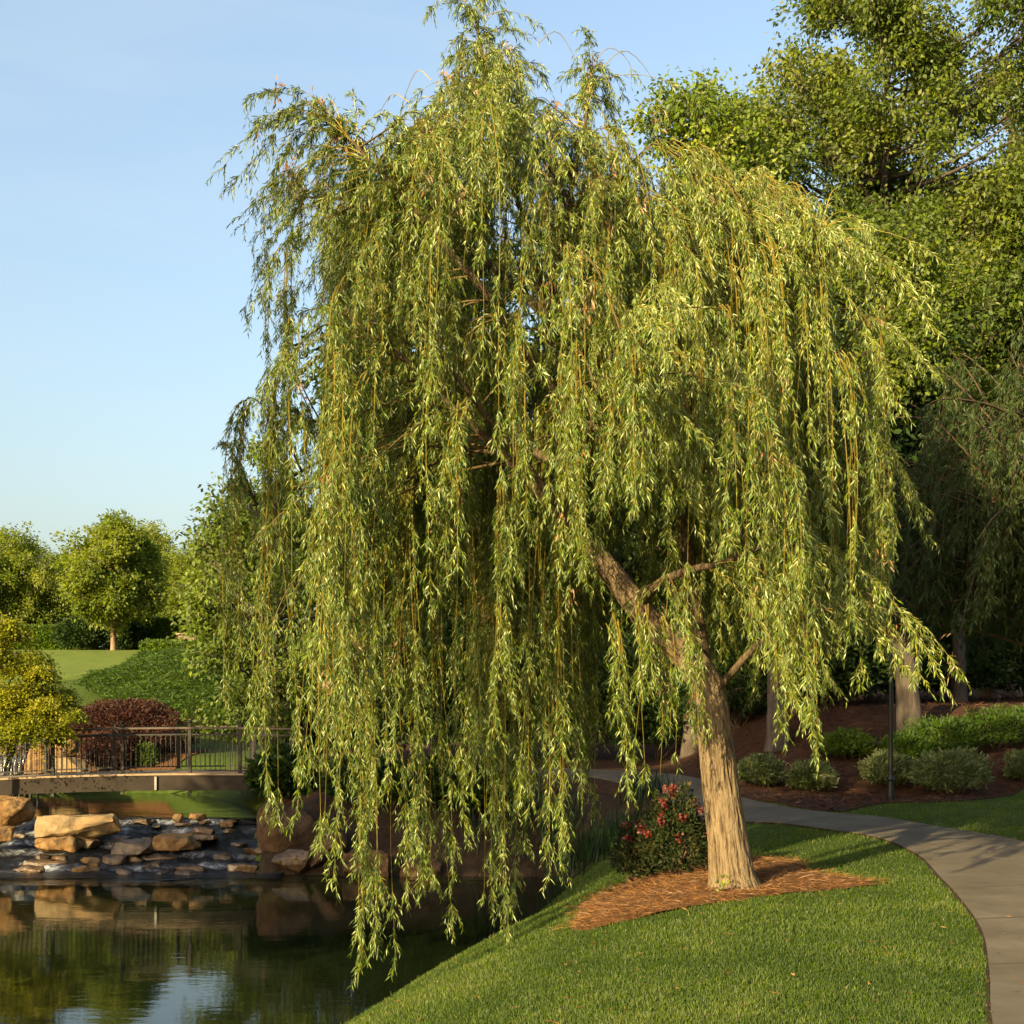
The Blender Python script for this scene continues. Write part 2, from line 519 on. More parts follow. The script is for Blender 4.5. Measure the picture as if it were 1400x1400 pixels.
# ------------------------------------------------------------------ terrain
POND_POLY = [(-6.5, -6), (-5.6, 0), (-4.4, 5), (-2.7, 9), (-1.62, 12.5), (-1.17, 14.2), (-0.56, 15.85), (0, 17.4), (0.6, 20.2), (1.1, 22.4), (0.7, 23.5),
             (-1, 23.7), (-3, 23.8), (-4.9, 24.0), (-5.2, 25.2), (-5.3, 26.4), (-5.6, 28), (-7.0, 31), (-8.0, 33), (-9.5, 34.2), (-13, 34), (-15.5, 30), (-15, 26),
             (-14.2, 23.5), (-12, 18), (-10.4, 12), (-9.6, 5), (-10, -6)]
HILL_Y = [20, 35, 50, 62, 80, 140]
HILL_Z = [0.1, 0.1, 3.07, 4.67, 5.2, 6.5]


def plateau(x, y):
    x = np.asarray(x, float)
    y = np.asarray(y, float)
    w = sstep(3.5, 7.5, x)
    woods = 0.33 * np.clip(y - 25.2, 0, 5.5) + 0.03 * np.clip(y - 30.7, 0, 80)
    mid = 0.3 * sstep(23, 28, y) + 0.03 * np.clip(y - 32, 0, 60)
    hill = np.interp(y, HILL_Y, HILL_Z)
    wl = sstep(-7.5, -12.5, x) * sstep(31, 37, y)
    z = mid * (1 - w) + woods * w
    z = z * (1 - wl) + hill * wl
    return z + 0.02 * vnoise(x, y, 0.6, 3)


def gz(x, y):
    x = np.asarray(x, float)
    y = np.asarray(y, float)
    d = sd_poly(x, y, POND_POLY)
    wl = np.interp(y, [24.0, 26.4], [POND, POOL])
    p = plateau(x, y)
    wid = np.interp(y, [8, 14, 21, 24], [4.6, 4.0, 4.0, 2.2])
    u = np.clip(d / wid, 0, 1)
    up = wl + (p - wl) * (1 - (1 - u) ** 2.0)
    lo = wl - 0.9 * np.clip(-d, 0, 1.2)
    return np.where(d > 0, up, lo)


def gz1(x, y):
    return float(gz(np.array([x]), np.array([y]))[0])


def axis(dense0, dense1, step, lo, hi, grow=1.18):
    a = list(np.arange(dense0, dense1 + step * 0.5, step))
    s = step
    v = dense1
    while v < hi:
        s *= grow
        v += s
        a.append(v)
    s = step
    v = dense0
    pre = []
    while v > lo:
        s *= grow
        v -= s
        pre.append(v)
    return np.array(pre[::-1] + a)


gx = axis(-16, 12, 0.22, -420, 420)
gy = axis(4, 38, 0.22, -60, 600)
GX, GY = np.meshgrid(gx, gy)
GZ = gz(GX.ravel(), GY.ravel()).reshape(GX.shape)
ny, nx = GX.shape
V = np.stack([GX, GY, GZ], -1).reshape(-1, 3)
ii = np.arange(ny - 1)[:, None] * nx
jj = np.arange(nx - 1)[None, :]
Q = np.stack([ii + jj, ii + jj + 1, ii + nx + jj + 1, ii + nx + jj], -1).reshape(-1, 4)
me = mesh_np('lawn', V, quads=Q, mat=M['lawn'], smooth=True)
tag(obj('lawn', me), kind='structure')


def sheet(name, A, B, n, m, mat, off, kind='structure', skirt=0.12, taper=False):
    """strip between polylines A and B, draped on the terrain"""
    def resample(p):
        p = np.asarray(p, float)
        c = spline(p, 400)
        s = np.concatenate([[0], np.cumsum(np.linalg.norm(np.diff(c, axis=0), axis=1))])
        t = np.linspace(0, s[-1], n)
        return np.stack([np.interp(t, s, c[:, k]) for k in range(2)], -1), t
    a, sa = resample(A)
    b, sb = resample(B)
    u = np.linspace(0, 1, m)
    XY = a[:, None, :] * (1 - u)[None, :, None] + b[:, None, :] * u[None, :, None]
    Z = gz(XY[..., 0].ravel(), XY[..., 1].ravel()).reshape(n, m) + off
    if taper:
        Z[:, 0] -= off + 0.06
    V = np.concatenate([XY, Z[..., None]], -1)
    i = np.arange(n - 1)[:, None] * m
    j = np.arange(m - 1)[None, :]
    Q = np.stack([i + j, i + j + 1, i + m + j + 1, i + m + j], -1).reshape(-1, 4)
    V = V.reshape(-1, 3)
    # skirt so the sheet has a real edge
    per = list(range(0, m)) + [r * m + m - 1 for r in range(1, n)] + [(n - 1) * m + c for c in range(m - 2, -1, -1)] + [r * m for r in range(n - 2, 0, -1)]
    base = len(V)
    low = V[per].copy()
    low[:, 2] -= skirt
    V2 = np.vstack([V, low])
    k = len(per)
    SQ = [(per[q], base + q, base + (q + 1) % k, per[(q + 1) % k]) for q in range(k)]
    Q = np.vstack([Q, np.array(SQ)])
    me = mesh_np(name, V2, quads=Q, mat=mat, smooth=False)
    o = tag(obj(name, me), kind=kind)
    return o, me, (n, m, sa, sb)


PATH_L = [(1.5, 3.2), (2.25, 5.6), (2.67, 6.92), (3.17, 8.26), (3.72, 9.9), (4.33, 12.4), (4.78, 14.6), (4.90, 16.5), (4.62, 18.0), (4.15, 19.0), (3.68, 19.9), (3.2, 22), (2.5, 25.5), (1, 27.6), (-2, 28.4), (-5.7, 28.2)]
PATH_R = [(3.9, 3.0), (4.6, 5.4), (5.0, 6.6), (5.5, 8.0), (5.9, 9.6), (6.35, 12.2), (6.6, 14.4), (6.64, 16.2), (6.36, 18.0), (5.85, 19.8), (5.3, 21.0), (4.55, 23.2), (3.9, 26.8), (1.8, 29.6), (-2, 30.4), (-5.7, 30.2)]
NP = 700
po, pme, (n_, m_, sa, sb) = sheet('path', PATH_L, PATH_R, NP, 9, M['path'], 0.035)
jt = np.zeros(len(pme.vertices), dtype=np.float32)
srow = 0.5 * (sa + sb)
for r in range(NP):
    if (srow[r] % 1.9) < 0.045:
        jt[r * 9:(r + 1) * 9] = 1
a = pme.attributes.new('joint', 'FLOAT', 'POINT')
a.data.foreach_set('value', jt)

_pl = spline(np.array(PATH_L[:12]), 90)
_t = unit(np.gradient(_pl, axis=0))
_out = _pl + np.stack([-_t[:, 1], _t[:, 0]], -1) * (0.022 + 0.018 * vnoise(_pl[:, 0], _pl[:, 1], 2.5, 61))[:, None]
sheet('path_edge', [tuple(q) for q in _out], [tuple(q) for q in _pl], 500, 3, M['bank'], 0.026)

WOODS_F = [(4.7, 23.5), (5.5, 21.3), (6.1, 22.0), (7.1, 23.2), (7.9, 23.3), (9.3, 24.2), (10.9, 25.9), (14, 28), (22, 33), (60, 60)]
WOODS_B = [(4.0, 27.2), (6, 40), (8, 55), (12, 65), (18, 75), (26, 82), (36, 88), (46, 92), (60, 95), (90, 95)]
wo, _, _ = sheet('woodland_floor', WOODS_F, WOODS_B, 160, 120, M['woods'], 0.03)

HILL_F = [(-34, 47.5), (-27, 47.5), (-21, 47.5), (-17.6, 48.5), (-16.2, 55), (-16, 62)]
HILL_B = [(-70, 70), (-60, 72), (-40, 73), (-25, 73), (-19, 70), (-16.5, 64)]
sheet('hill_lawn', HILL_F, HILL_B, 60, 50, M['hill'], 0.05, skirt=0.3, taper=True)
sheet('planting_bed', [(1.9, 22.6), (1.6, 24.6), (-1, 25.1), (-3, 25.2), (-5.1, 25.5)], [(3.15, 22.2), (2.5, 25.4), (0.9, 27.5), (-2, 28.3), (-5.6, 28.1)], 70, 30, M['woods'], 0.022)
sheet('mulch_bank', [(4.6, 23.4), (3.95, 26.9), (1.8, 29.7), (-2, 30.5), (-5.6, 30.4)], [(5.2, 34), (4.0, 40), (1.8, 42), (-3, 42), (-6.5, 40)], 70, 60, M['woods'], 0.022)
sheet('mulch_strip', [(-14.5, 34.1), (-12.5, 34.3), (-11.0, 34.5), (-9.6, 34.6)], [(-14.5, 38), (-12.5, 38), (-11.0, 37.2), (-9.2, 37.6)], 50, 20, M['mulch'], 0.03)

# far bank of bare earth
BANK_A = [(0.9, 22.6), (0.5, 23.35), (-1, 23.55), (-3, 23.65), (-4.9, 23.85)]
BANK_B = [(2.2, 22.8), (1.8, 24.9), (-1, 25.2), (-3, 25.3), (-5.0, 25.6)]
sheet('earth_bank', BANK_A, BANK_B, 60, 16, M['bank'], 0.03)

MULCH = [(0.66, 11.0), (1.1, 11.02), (1.75, 11.25), (2.6, 11.75), (3.25, 12.1), (3.68, 12.42), (3.3, 12.75), (3.05, 13.3), (3.3, 13.95), (2.95, 14.35), (2.2, 14.2), (1.3, 14.0), (0.85, 13.3), (0.72, 12.6), (0.66, 11.9), (0.52, 11.3)]


def mulch_bed():
    c = np.array([1.9, 12.4])
    pl = np.array(MULCH + [MULCH[0]])
    b = spline(pl, 160)[:-1]
    b += 0.05 * np.stack([vnoise(b[:, 0], b[:, 1], 5, 1), vnoise(b[:, 0], b[:, 1], 5, 2)], -1)
    n = len(b)
    m = 26
    u = np.linspace(0, 1, m)
    XY = c[None, None] * (1 - u)[:, None, None] + b[None] * u[:, None, None]
    Z = gz(XY[..., 0].ravel(), XY[..., 1].ravel()).reshape(m, n)
    Z += 0.06 * (1 - u[:, None] ** 4) + 0.012 + 0.02 * vnoise(XY[..., 0], XY[..., 1], 4, 5)
    V = np.concatenate([XY, Z[..., None]], -1).reshape(-1, 3)
    i = np.arange(m - 1)[:, None] * n
    j = np.arange(n)[None, :]
    k = (j + 1) % n
    Q = np.stack([i + j, i + n + j, i + n + k, i + k], -1).reshape(-1, 4)
    tag(obj('mulch_bed', mesh_np('mulch_bed', V, quads=Q, mat=M['mulch'], smooth=True)), kind='structure')
    # loose pine straw
    N = 42000
    x = R.uniform(-0.2, 3.9, N)
    y = R.uniform(10.5, 14.6, N)
    d = sd_poly(x, y, MULCH)
    k = (d < 0.0) | (R.random(N) < 0.5 * np.exp(-np.clip(d, 0, 9) / 0.05))
    x, y, d = x[k], y[k], d[k]
    z = gz(x, y) + 0.03 + 0.06 * np.clip(-d / 1.2, 0, 1) + R.uniform(0, 0.03, len(x))
    th = R.uniform(0, 2 * math.pi, len(x))
    dr = unit(np.stack([np.cos(th), np.sin(th), R.normal(0, 0.22, len(x))], -1))
    sd = unit(np.cross(dr, R.normal(size=dr.shape) * 0.5 + np.array([0, 0, 1.0])))
    g = Geo()
    g.leaves(np.stack([x, y, z], -1), dr, sd, R.uniform(0.07, 0.17, len(x)), R.uniform(0.003, 0.006, len(x)), droop=0.05)
    tag(g.build('pine_straw', M['straw']), 'loose reddish brown pine straw strewn over the willow bed', 'pine straw', kind='stuff')


mulch_bed()


def litter():
    N = 30000
    y = 21 + R.random(N) ** 1.6 * 22
    x = R.uniform(3.5, 20, N)
    poly = WOODS_F + WOODS_B[::-1]
    k = in_poly(x, y, poly)
    x, y = x[k], y[k]
    z = gz(x, y) + 0.045
    th = R.uniform(0, 2 * math.pi, len(x))
    dr = unit(np.stack([np.cos(th), np.sin(th), R.normal(0.05, 0.25, len(x))], -1))
    sd = unit(np.cross(dr, R.normal(size=dr.shape) * 0.5 + np.array([0, 0, 1.0])))
    g = Geo()
    g.leaves(np.stack([x, y, z], -1), dr, sd, R.uniform(0.08, 0.22, len(x)), R.uniform(0.012, 0.03, len(x)), droop=0.05)
    tag(g.build('leaf_litter', M['litter']), 'rusty pine straw and dead leaves under the woodland trees', 'leaf litter', kind='stuff')


litter()


def grass():
    N = 430000
    y = 1.0 / R.uniform(1 / 25.0, 1 / 5.6, N)
    x = R.uniform(-0.50, 0.50, N) * y
    x = x + 0.0
    d = sd_poly(x, y, POND_POLY)
    path = PATH_L[:12] + PATH_R[:12][::-1]
    pl = [tuple(q) for q in spline(np.array(PATH_L), 120)] + [tuple(q) for q in spline(np.array(PATH_R), 120)[::-1]]
    dp = sd_poly(x, y, pl)
    dm = sd_poly(x, y, MULCH)
    dw = sd_poly(x, y, WOODS_F + WOODS_B[::-1])
    k = (d > 0.02) & (dp > 0.005 * y - 0.04) & (dm > 0.03) & (dw > 0.03) & ~((y > 22.5) & (x < 4))
    x, y, d, dp = x[k], y[k], d[k], dp[k]
    z = gz(x, y)
    n = len(x)
    th = R.uniform(0, 2 * math.pi, n)
    lean = np.abs(R.normal(0, 0.5, n))
    dr = unit(np.stack([np.cos(th) * lean, np.sin(th) * lean, np.ones(n)], -1))
    sd = unit(np.cross(dr, np.stack([np.cos(th + R.normal(0, 1, n)), np.sin(th), np.zeros(n)], -1) + 1e-3))
    patch = 0.5 + 0.28 * vnoise(x, y, 1.3, 11) + 0.18 * vnoise(x, y, 4.0, 12)
    h = (0.030 + 0.030 * R.random(n)) * (0.75 + 0.6 * patch) * (0.8 + 0.02 * y)
    h *= np.where(R.random(n) < 0.03, 1.6, 1.0)
    w = (0.0035 + 0.0025 * R.random(n)) * (0.6 + 0.075 * y)
    tint = np.clip(R.normal(0.0, 0.17, n) + patch * 0.95, 0, 0.92)
    dry = R.random(n) < 0.035
    tint[dry] = R.uniform(0.9, 1.0, dry.sum())
    g = Geo()
    g.leaves(np.stack([x, y, z - 0.004], -1), dr, sd, h, w, droop=0.25, tint=tint)
    tag(g.build('grass', M['grass']), 'mown green grass blades covering the lawn between pond and path', 'grass', kind='stuff')


grass()


def fallen_leaves():
    n = 420
    y = 1.0 / R.uniform(1 / 20.0, 1 / 6.0, n)
    x = R.uniform(-0.15, 0.46, n) * y
    d = sd_poly(x, y, POND_POLY)
    k = d > 0.3
    x, y = x[k], y[k]
    n = len(x)
    pl = [tuple(q) for q in spline(np.array(PATH_L), 120)] + [tuple(q) for q in spline(np.array(PATH_R), 120)[::-1]]
    on = in_poly(x, y, pl)
    z = gz(x, y) + np.where(on, 0.041, 0.045)
    th = R.uniform(0, 2 * math.pi, n)
    dr = unit(np.stack([np.cos(th), np.sin(th), R.normal(0.05, 0.12, n)], -1))
    sd = unit(np.cross(dr, R.normal(size=dr.shape) * 0.25 + np.array([0, 0, 1.0])))
    g = Geo()
    g.leaves(np.stack([x, y, z], -1), dr, sd, R.uniform(0.03, 0.075, n), R.uniform(0.008, 0.018, n), droop=0.03)
    tag(g.build('fallen_leaves', M['straw']), 'small dry fallen willow leaves scattered over the lawn and path', 'fallen leaves', kind='stuff')


fallen_leaves()


# ------------------------------------------------------------------ water
def flat(name, pts, z, mat, n=2):
    bm = bmesh.new()
    vs = [bm.verts.new((x, y, z)) for x, y in pts]
    bm.faces.new(vs)
    me = bpy.data.meshes.new(name)
    bm.to_mesh(me)
    bm.free()
    me.materials.append(mat)
    return tag(obj(name, me), kind='structure')


flat('pond_water', [(-15.6, -8), (4, -8), (4, 24.35), (-15.6, 24.35)], POND, M['pond'])
flat('pool_water', [(-16.5, 26.25), (-4.6, 26.25), (-5.0, 35.5), (-16.5, 35.5)], POOL, M['pool'])


def rapids():
    n, m = 150, 330
    y = np.linspace(23.3, 26.5, n)
    x = np.linspace(-16, -4.4, m)
    X, Y = np.meshgrid(x, y)
    t = (Y - 23.9) / 2.4 + 0.10 * vnoise(X, Y, 0.9, 21) + 0.05 * vnoise(X, Y, 2.2, 22)
    steps = 5.0
    s = t * steps
    f = s - np.floor(s)
    st = (np.floor(s) + sstep(0.55, 1.0, f)) / steps
    prof = np.clip(0.35 * t + 0.65 * st, 0, 1)
    # meet the pond and pool levels flush
    edge_lo = sstep(23.3, 23.9, Y)
    Z = POND + (POOL - POND) * np.clip(prof, 0, 1) + 0.006 * 0
    rough = sstep(23.4, 24.1, Y) * (1 - sstep(26.1, 26.45, Y))
    Z += rough * (0.035 * vnoise(X, Y, 3.0, 23) + 0.022 * vnoise(X, Y, 7.0, 24)) + 0.004
    Z = np.where(Y < 23.9, np.maximum(Z, POND + 0.004), Z)
    V = np.stack([X, Y, Z], -1).reshape(-1, 3)
    i = np.arange(n - 1)[:, None] * m
    j = np.arange(m - 1)[None, :]
    Q = np.stack([i + j, i + j + 1, i + m + j + 1, i + m + j], -1).reshape(-1, 4)
    me = mesh_np('rapids', V, quads=Q, mat=M['rapids'], smooth=True)
    gyv = np.gradient(Z, axis=0) / np.gradient(Y, axis=0)
    foam = np.clip((gyv - 0.35) * 0.22, 0, 0.28) + 0.14 * np.exp(-((Y - 23.95) / 0.22) ** 2) + 0.10 * vnoise(X, Y, 0.8, 25)
    foam = foam - 0.02 - 0.25 * (1 - sstep(23.3, 23.7, Y))
    at = me.attributes.new('foam', 'FLOAT', 'POINT')
    at.data.foreach_set('value', foam.ravel().astype(np.float32))
    tag(obj('rapids', me), kind='structure')


rapids()


# ------------------------------------------------------------------ rocks
def rock_mesh(name, size, seed, mat, blocky=0.6, sub=4, rough=0.10):
    rnd = random.Random(seed)
    bm = bmesh.new()
    for _ in range(26):
        p = [rnd.uniform(-1, 1) for _ in range(3)]
        # push to a rounded block
        mx = max(abs(c) for c in p)
        ln = math.sqrt(sum(c * c for c in p))
        k = blocky / mx + (1 - blocky) / ln
        k *= rnd.uniform(0.86, 1.0)
        bm.verts.new([c * k * s * 0.5 for c, s in zip(p, size)])
    r = bmesh.ops.convex_hull(bm, input=bm.verts)
    bmesh.ops.delete(bm, geom=[e for e in r['geom_interior'] if isinstance(e, bmesh.types.BMVert)], context='VERTS')
    loose = [v for v in bm.verts if not v.link_faces]
    bmesh.ops.delete(bm, geom=loose, context='VERTS')
    s0 = min(size)
    bmesh.ops.bevel(bm, geom=bm.edges[:], offset=s0 * 0.09, segments=1, affect='EDGES', clamp_overlap=True)
    bmesh.ops.triangulate(bm, faces=bm.faces[:])
    for _ in range(sub - 1):
        bmesh.ops.subdivide_edges(bm, edges=bm.edges[:], cuts=1, use_grid_fill=True)
    bmesh.ops.smooth_vert(bm, verts=bm.verts[:], factor=0.5, use_axis_x=True, use_axis_y=True, use_axis_z=True)
    off = Vector((seed * 3.1, seed * 1.7, 0))
    bm.normal_update()
    for v in bm.verts:
        a = noise.noise(v.co * (2.2 / s0) * 0.5 + off) * 1.0 + noise.noise(v.co * (6.0 / s0) * 0.5 + off) * 0.5 + noise.noise(v.co * (14 / s0) * .5 + off) * .25
        v.co += v.normal * a * s0 * rough
    for f in bm.faces:
        f.smooth = True
    me = bpy.data.meshes.new(name)
    bm.to_mesh(me)
    bm.free()
    me.materials.append(mat)
    return me


ROCK_N = [100]


def rock(x0, x1, y0, y1, D, label, mat='sand', dp=0.8, rz=None, group=None, blocky=0.6, name='boulder', cat='boulder', sink=0.12):
    """rock as seen between x0..x1 / y0..y1 at depth D"""
    ROCK_N[0] += 1
    w = (x1 - x0) / F * D
    h = (y1 - y0) / F * D * 0.88
    me = rock_mesh(name, (w * 1.06, max(w * dp, h * 0.9), h * (1 + 2 * sink)), ROCK_N[0], M[mat], blocky)
    o = obj(name, me)
    c = P((x0 + x1) / 2, (y0 + y1) / 2, D)
    o.location = (c[0], c[1] + 0.1, c[2] - h * sink * 0.6)
    o.rotation_euler = (0, 0, rz if rz is not None else random.uniform(-0.12, 0.12))
    return tag(o, label, cat, group)


rock(50, 166, 1113, 1143, 25.0, 'long pale log-shaped boulder lying on top of the rapids', 'palerock', dp=0.45, blocky=0.9, rz=0.03)
rock(45, 109, 1137, 1165, 24.75, 'orange blocky boulder directly under the long pale boulder', 'sand', dp=0.7)
rock(100, 136, 1144, 1160, 24.9, 'small dark stone to the right under the long pale boulder', 'wetrock', blocky=0.4)
rock(-22, 44, 1086, 1130, 25.3, 'tall angular tan boulder at the left edge above the rapids', 'sand', dp=0.7)
rock(-24, 19, 1127, 1155, 24.7, 'low tan boulder at the left edge below the tall angular one', 'sand', dp=0.8)
rock(205, 276, 1137, 1165, 24.8, 'orange rounded boulder with sloping top in the middle of the rapids', 'sand', blocky=0.35)
rock(148, 213, 1147, 1172, 24.6, 'dark wet boulder with tan top left of the sloping orange boulder', 'wetrock', blocky=0.35)
rock(104, 139, 1172, 1189, 24.25, 'small tan block just above the pond below the rapids', 'sand')
rock(95, 134, 1183, 1199, 24.0, 'lowest tan flat stone touching the pond', 'sand', blocky=0.4)
rock(138, 172, 1167, 1187, 24.3, 'brown wet stone right of the small tan block', 'wetrock', blocky=0.4)
rock(28, 96, 1175, 1187, 24.25, 'long flat wet slab at the foot of the rapids on the left', 'wetrock', dp=0.5)
rock(15, 62, 1184, 1197, 24.0, 'dark flat stone at the left waterline below the long slab', 'wetrock', dp=0.5)
rock(233, 250, 1112, 1124, 26.0, 'tiny tan stone on the lip of the upper pool', 'sand', blocky=0.4)
rock(256, 281, 1111, 1121, 26.1, 'small flat pale stone on the lip of the upper pool', 'sand', blocky=0.4)
rock(298, 317, 1122, 1132, 25.8, 'small pointed tan stone near the right end of the lip', 'sand', blocky=0.4)
rock(260, 293, 1130, 1144, 25.3, 'small brown block behind the sloping orange boulder', 'wetrock')
rock(288, 319, 1166, 1179, 24.45, 'small brown pyramid stone right of midstream', 'wetrock', blocky=0.3)
rock(233, 287, 1184, 1194, 24.0, 'thin flat tan slab at the foot of the rapids in the middle', 'wetrock', dp=0.5)
rock(308, 353, 1180, 1195, 24.05, 'tilted flat slab at the right foot of the rapids', 'wetrock', dp=0.5)
rock(225, 300, 1140, 1150, 25.0, 'low dark ledge in midstream behind the orange boulder', 'wetrock', dp=0.5)
rock(192, 242, 1168, 1182, 24.5, 'low black wet ledge left of midstream', 'wetrock', dp=0.5)
rock(330, 372, 1158, 1172, 24.6, 'flat dark ledge beside the right bank boulder', 'wetrock', dp=0.5)
rock(180, 205, 1119, 1128, 25.8, 'dark little ledge stone near the lip beside the long pale boulder', 'wetrock')
rock(346, 432, 1094, 1162, 24.4, 'big rust brown boulder on the right bank of the rapids', 'rust', dp=0.7, blocky=0.45)
rock(418, 474, 1128, 1184, 23.85, 'grey brown block beside the big rust brown boulder', 'rust', dp=0.8, blocky=0.7)
rock(372, 430, 1158, 1192, 23.8, 'low wet stone at the foot of the big rust brown boulder', 'wetrock', dp=0.7)
rock(465, 540, 1160, 1202, 23.65, 'brown boulder on the far shore behind the hanging willow strands', 'rust', dp=0.6)
rock(545, 606, 1172, 1206, 23.6, 'low brown stone on the far shore right of the shore boulder', 'rust', dp=0.6)
def small_stones():
    rnd = random.Random(12)
    meshes = [rock_mesh('wet_stone', (0.34, 0.26, 0.16), 300 + k, M['wetrock'], 0.45, sub=3) for k in range(5)]
    for k in range(46):
        py = rnd.uniform(1120, 1196)
        px = rnd.uniform(-20, 345)
        D = 26.4 - (py - 1118) / 77 * 2.45
        c = P(px, py, D)
        o = obj('wet_stone', meshes[k % 5])
        o.location = (c[0], D, c[2] + 0.01)
        o.rotation_euler = (rnd.uniform(-.15, .15), rnd.uniform(-.15, .15), rnd.uniform(0, 6.28))
        q = rnd.uniform(0.55, 1.35)
        o.scale = (q * rnd.uniform(.8, 1.5), q, q * rnd.uniform(.5, .9))
        tag(o, 'small dark wet stone scattered in the rapids between the boulders', 'stone', 'small dark stones in the rapids')


small_stones()
rock(34, 66, 1022, 1062, 33.0, 'tan slab standing beyond the bridge left of the stacked boulders', 'sand', dp=0.6, blocky=0.8, sink=0.3)
rock(68, 118, 1034, 1062, 33.2, 'lower bright tan boulder of the stack beyond the bridge', 'palerock', dp=0.6, blocky=0.7, sink=0.35)
rock(70, 106, 1008, 1040, 33.9, 'upper tan boulder of the stack beyond the bridge', 'sand', dp=0.7, blocky=0.7)
rock(-20, 20, 1012, 1070, 33.6, 'dark wet boulder beside the little waterfall beyond the bridge', 'wetrock', dp=0.6, sink=0.4)
rock(15, 40, 1018, 1070, 33.9, 'dark wet ledge between the waterfall and the tan slab', 'wetrock', dp=0.6, sink=0.4)
g = Geo()
for k in range(16):
    x = -13.75 + k * 0.075
    z0 = 0.50 + 0.05 * math.sin(k * 2.1)
    bulge = 0.05 * math.sin(k * 1.3)
    pts = spline([(x, 33.35, z0), (x + .02, 33.08 + bulge, z0 - 0.08), (x + .03 * math.sin(k), 33.0 + bulge, z0 - 0.45), (x + .05 * math.sin(3 * k), 32.95 + bulge, POOL)], 12)
    g.tube(pts, 0.022 + 0.016 * np.abs(np.sin(np.arange(12) * 0.9 + k * 1.7)), 6)
tag(g.build('waterfall', M['fall'], smooth=True), kind='structure')


# ------------------------------------------------------------------ foot bridge
def deck_z(x):
    return 0.27 - 0.0055 * (np.asarray(x) + 7.0) ** 2


def bridge():
    b = thing('footbridge', (-10.0, 29.0, 0.0), 'low arched footbridge with a brown concrete side across the upper pool', 'footbridge')
    xs = np.linspace(-16.5, -4.75, 60)

    def slab(y0, y1, ztop, zbot, nm, mat):
        g = Geo()
        z = deck_z(xs)
        V = []
        for x, zz in zip(xs, z):
            V += [(x, y0, zz + zbot), (x, y1, zz + zbot), (x, y1, zz + ztop), (x, y0, zz + ztop)]
        Q = []
        for i in range(len(xs) - 1):
            a = 4 * i
            for k in range(4):
                Q.append((a + k, a + (k + 1) % 4, a + 4 + (k + 1) % 4, a + 4 + k))
        e = 4 * (len(xs) - 1)
        Q += [(0, 1, 2, 3), (e + 3, e + 2, e + 1, e)]
        g.add(V, Q)
        return g.build(nm, mat, b)
    slab(28.0, 28.2, 0.0, -0.34, 'fascia', M['fascia'])
    slab(30.2, 30.4, 0.0, -0.34, 'fascia', M['fascia'])
    slab(28.2, 30.2, 0.03, -0.18, 'deck', M['deck'])
    slab(27.97, 28.16, 0.045, 0.002, 'kerb', M['deck'])
    p = Geo()
    p.box(-8.04, -7.99, 27.95, 27.996, -0.06, 0.24)
    p.build('gauge_pipe', M['pipe'], b)
    for side, y, label, posts in (
            ('near', 28.06, 'dark metal picket railing along the near edge of the footbridge', (-13.3, -10.36, -8.79, -7.27, -6.14, -4.95)),
            ('far', 30.28, 'dark metal picket railing along the far edge of the footbridge', (-14.3, -11.36, -9.68, -8.12, -6.3, -5.05))):
        t = thing('picket_railing', (-10.0, y, float(deck_z(-10.0))), label, 'railing')
        px = np.linspace(-16.2, -4.9 if side == 'near' else -5.0, 50)
        for nm, h0, h1, w, mat in (('handrail', 1.045, 1.085, 0.05, M['rail']), ('upper_rail', 0.90, 0.935, 0.02, M['iron']), ('lower_rail', 0.085, 0.12, 0.02, M['iron'])):
            g = Geo()
            z = deck_z(px)
            V = []
            for x, zz in zip(px, z):
                V += [(x, y - w, zz + h0), (x, y + w, zz + h0), (x, y + w, zz + h1), (x, y - w, zz + h1)]
            Q = []
            for i in range(len(px) - 1):
                a = 4 * i
                for k in range(4):
                    Q.append((a + k, a + (k + 1) % 4, a + 4 + (k + 1) % 4, a + 4 + k))
            e = 4 * (len(px) - 1)
            Q += [(0, 1, 2, 3), (e + 3, e + 2, e + 1, e)]
            g.add(V, Q)
            g.build(nm, mat, t)
        for x in posts:
            g = Geo()
            zz = float(deck_z(x))
            g.box(x - 0.035, x + 0.035, y - 0.036, y + 0.036, zz + 0.05 if side == 'far' else zz - 0.42, zz + 1.17)
            g.tube([(x, y, zz + 1.17), (x, y, zz + 1.195), (x, y, zz + 1.22), (x, y, zz + 1.245)], [0.02, 0.042, 0.036, 0.004], 8)
            g.build('post', M['iron'], t)
        xx = [v for v in np.arange(-16.1, float(px[-1]), 0.112) if min(abs(v - q) for q in posts) > 0.05]
        xx = sorted(xx, reverse=True)
        for i, x in enumerate(xx[:90]):
            g = Geo()
            zz = float(deck_z(x))
            g.box(x - 0.007, x + 0.007, y - 0.0075, y + 0.0075, zz + 0.118, zz + 0.902)
            g.build('picket', M['iron'], t)


bridge()


# ------------------------------------------------------------------ willow
def bark_disp(amp, seed=0, ridge=9, zs=1.6):
    def f(n, sides, pts, th):
        out = np.ones((n, sides))
        for i in range(n):
            z = pts[i][2]
            for j in range(sides):
                v = Vector((math.cos(th[j]) * ridge * 0.35, math.sin(th[j]) * ridge * 0.35, z * zs + seed))
                a = abs(noise.noise(v)) * 2 + 0.5 * abs(noise.noise(v * 2.3))
                out[i, j] += amp * (0.9 - a)
        return out
    return f


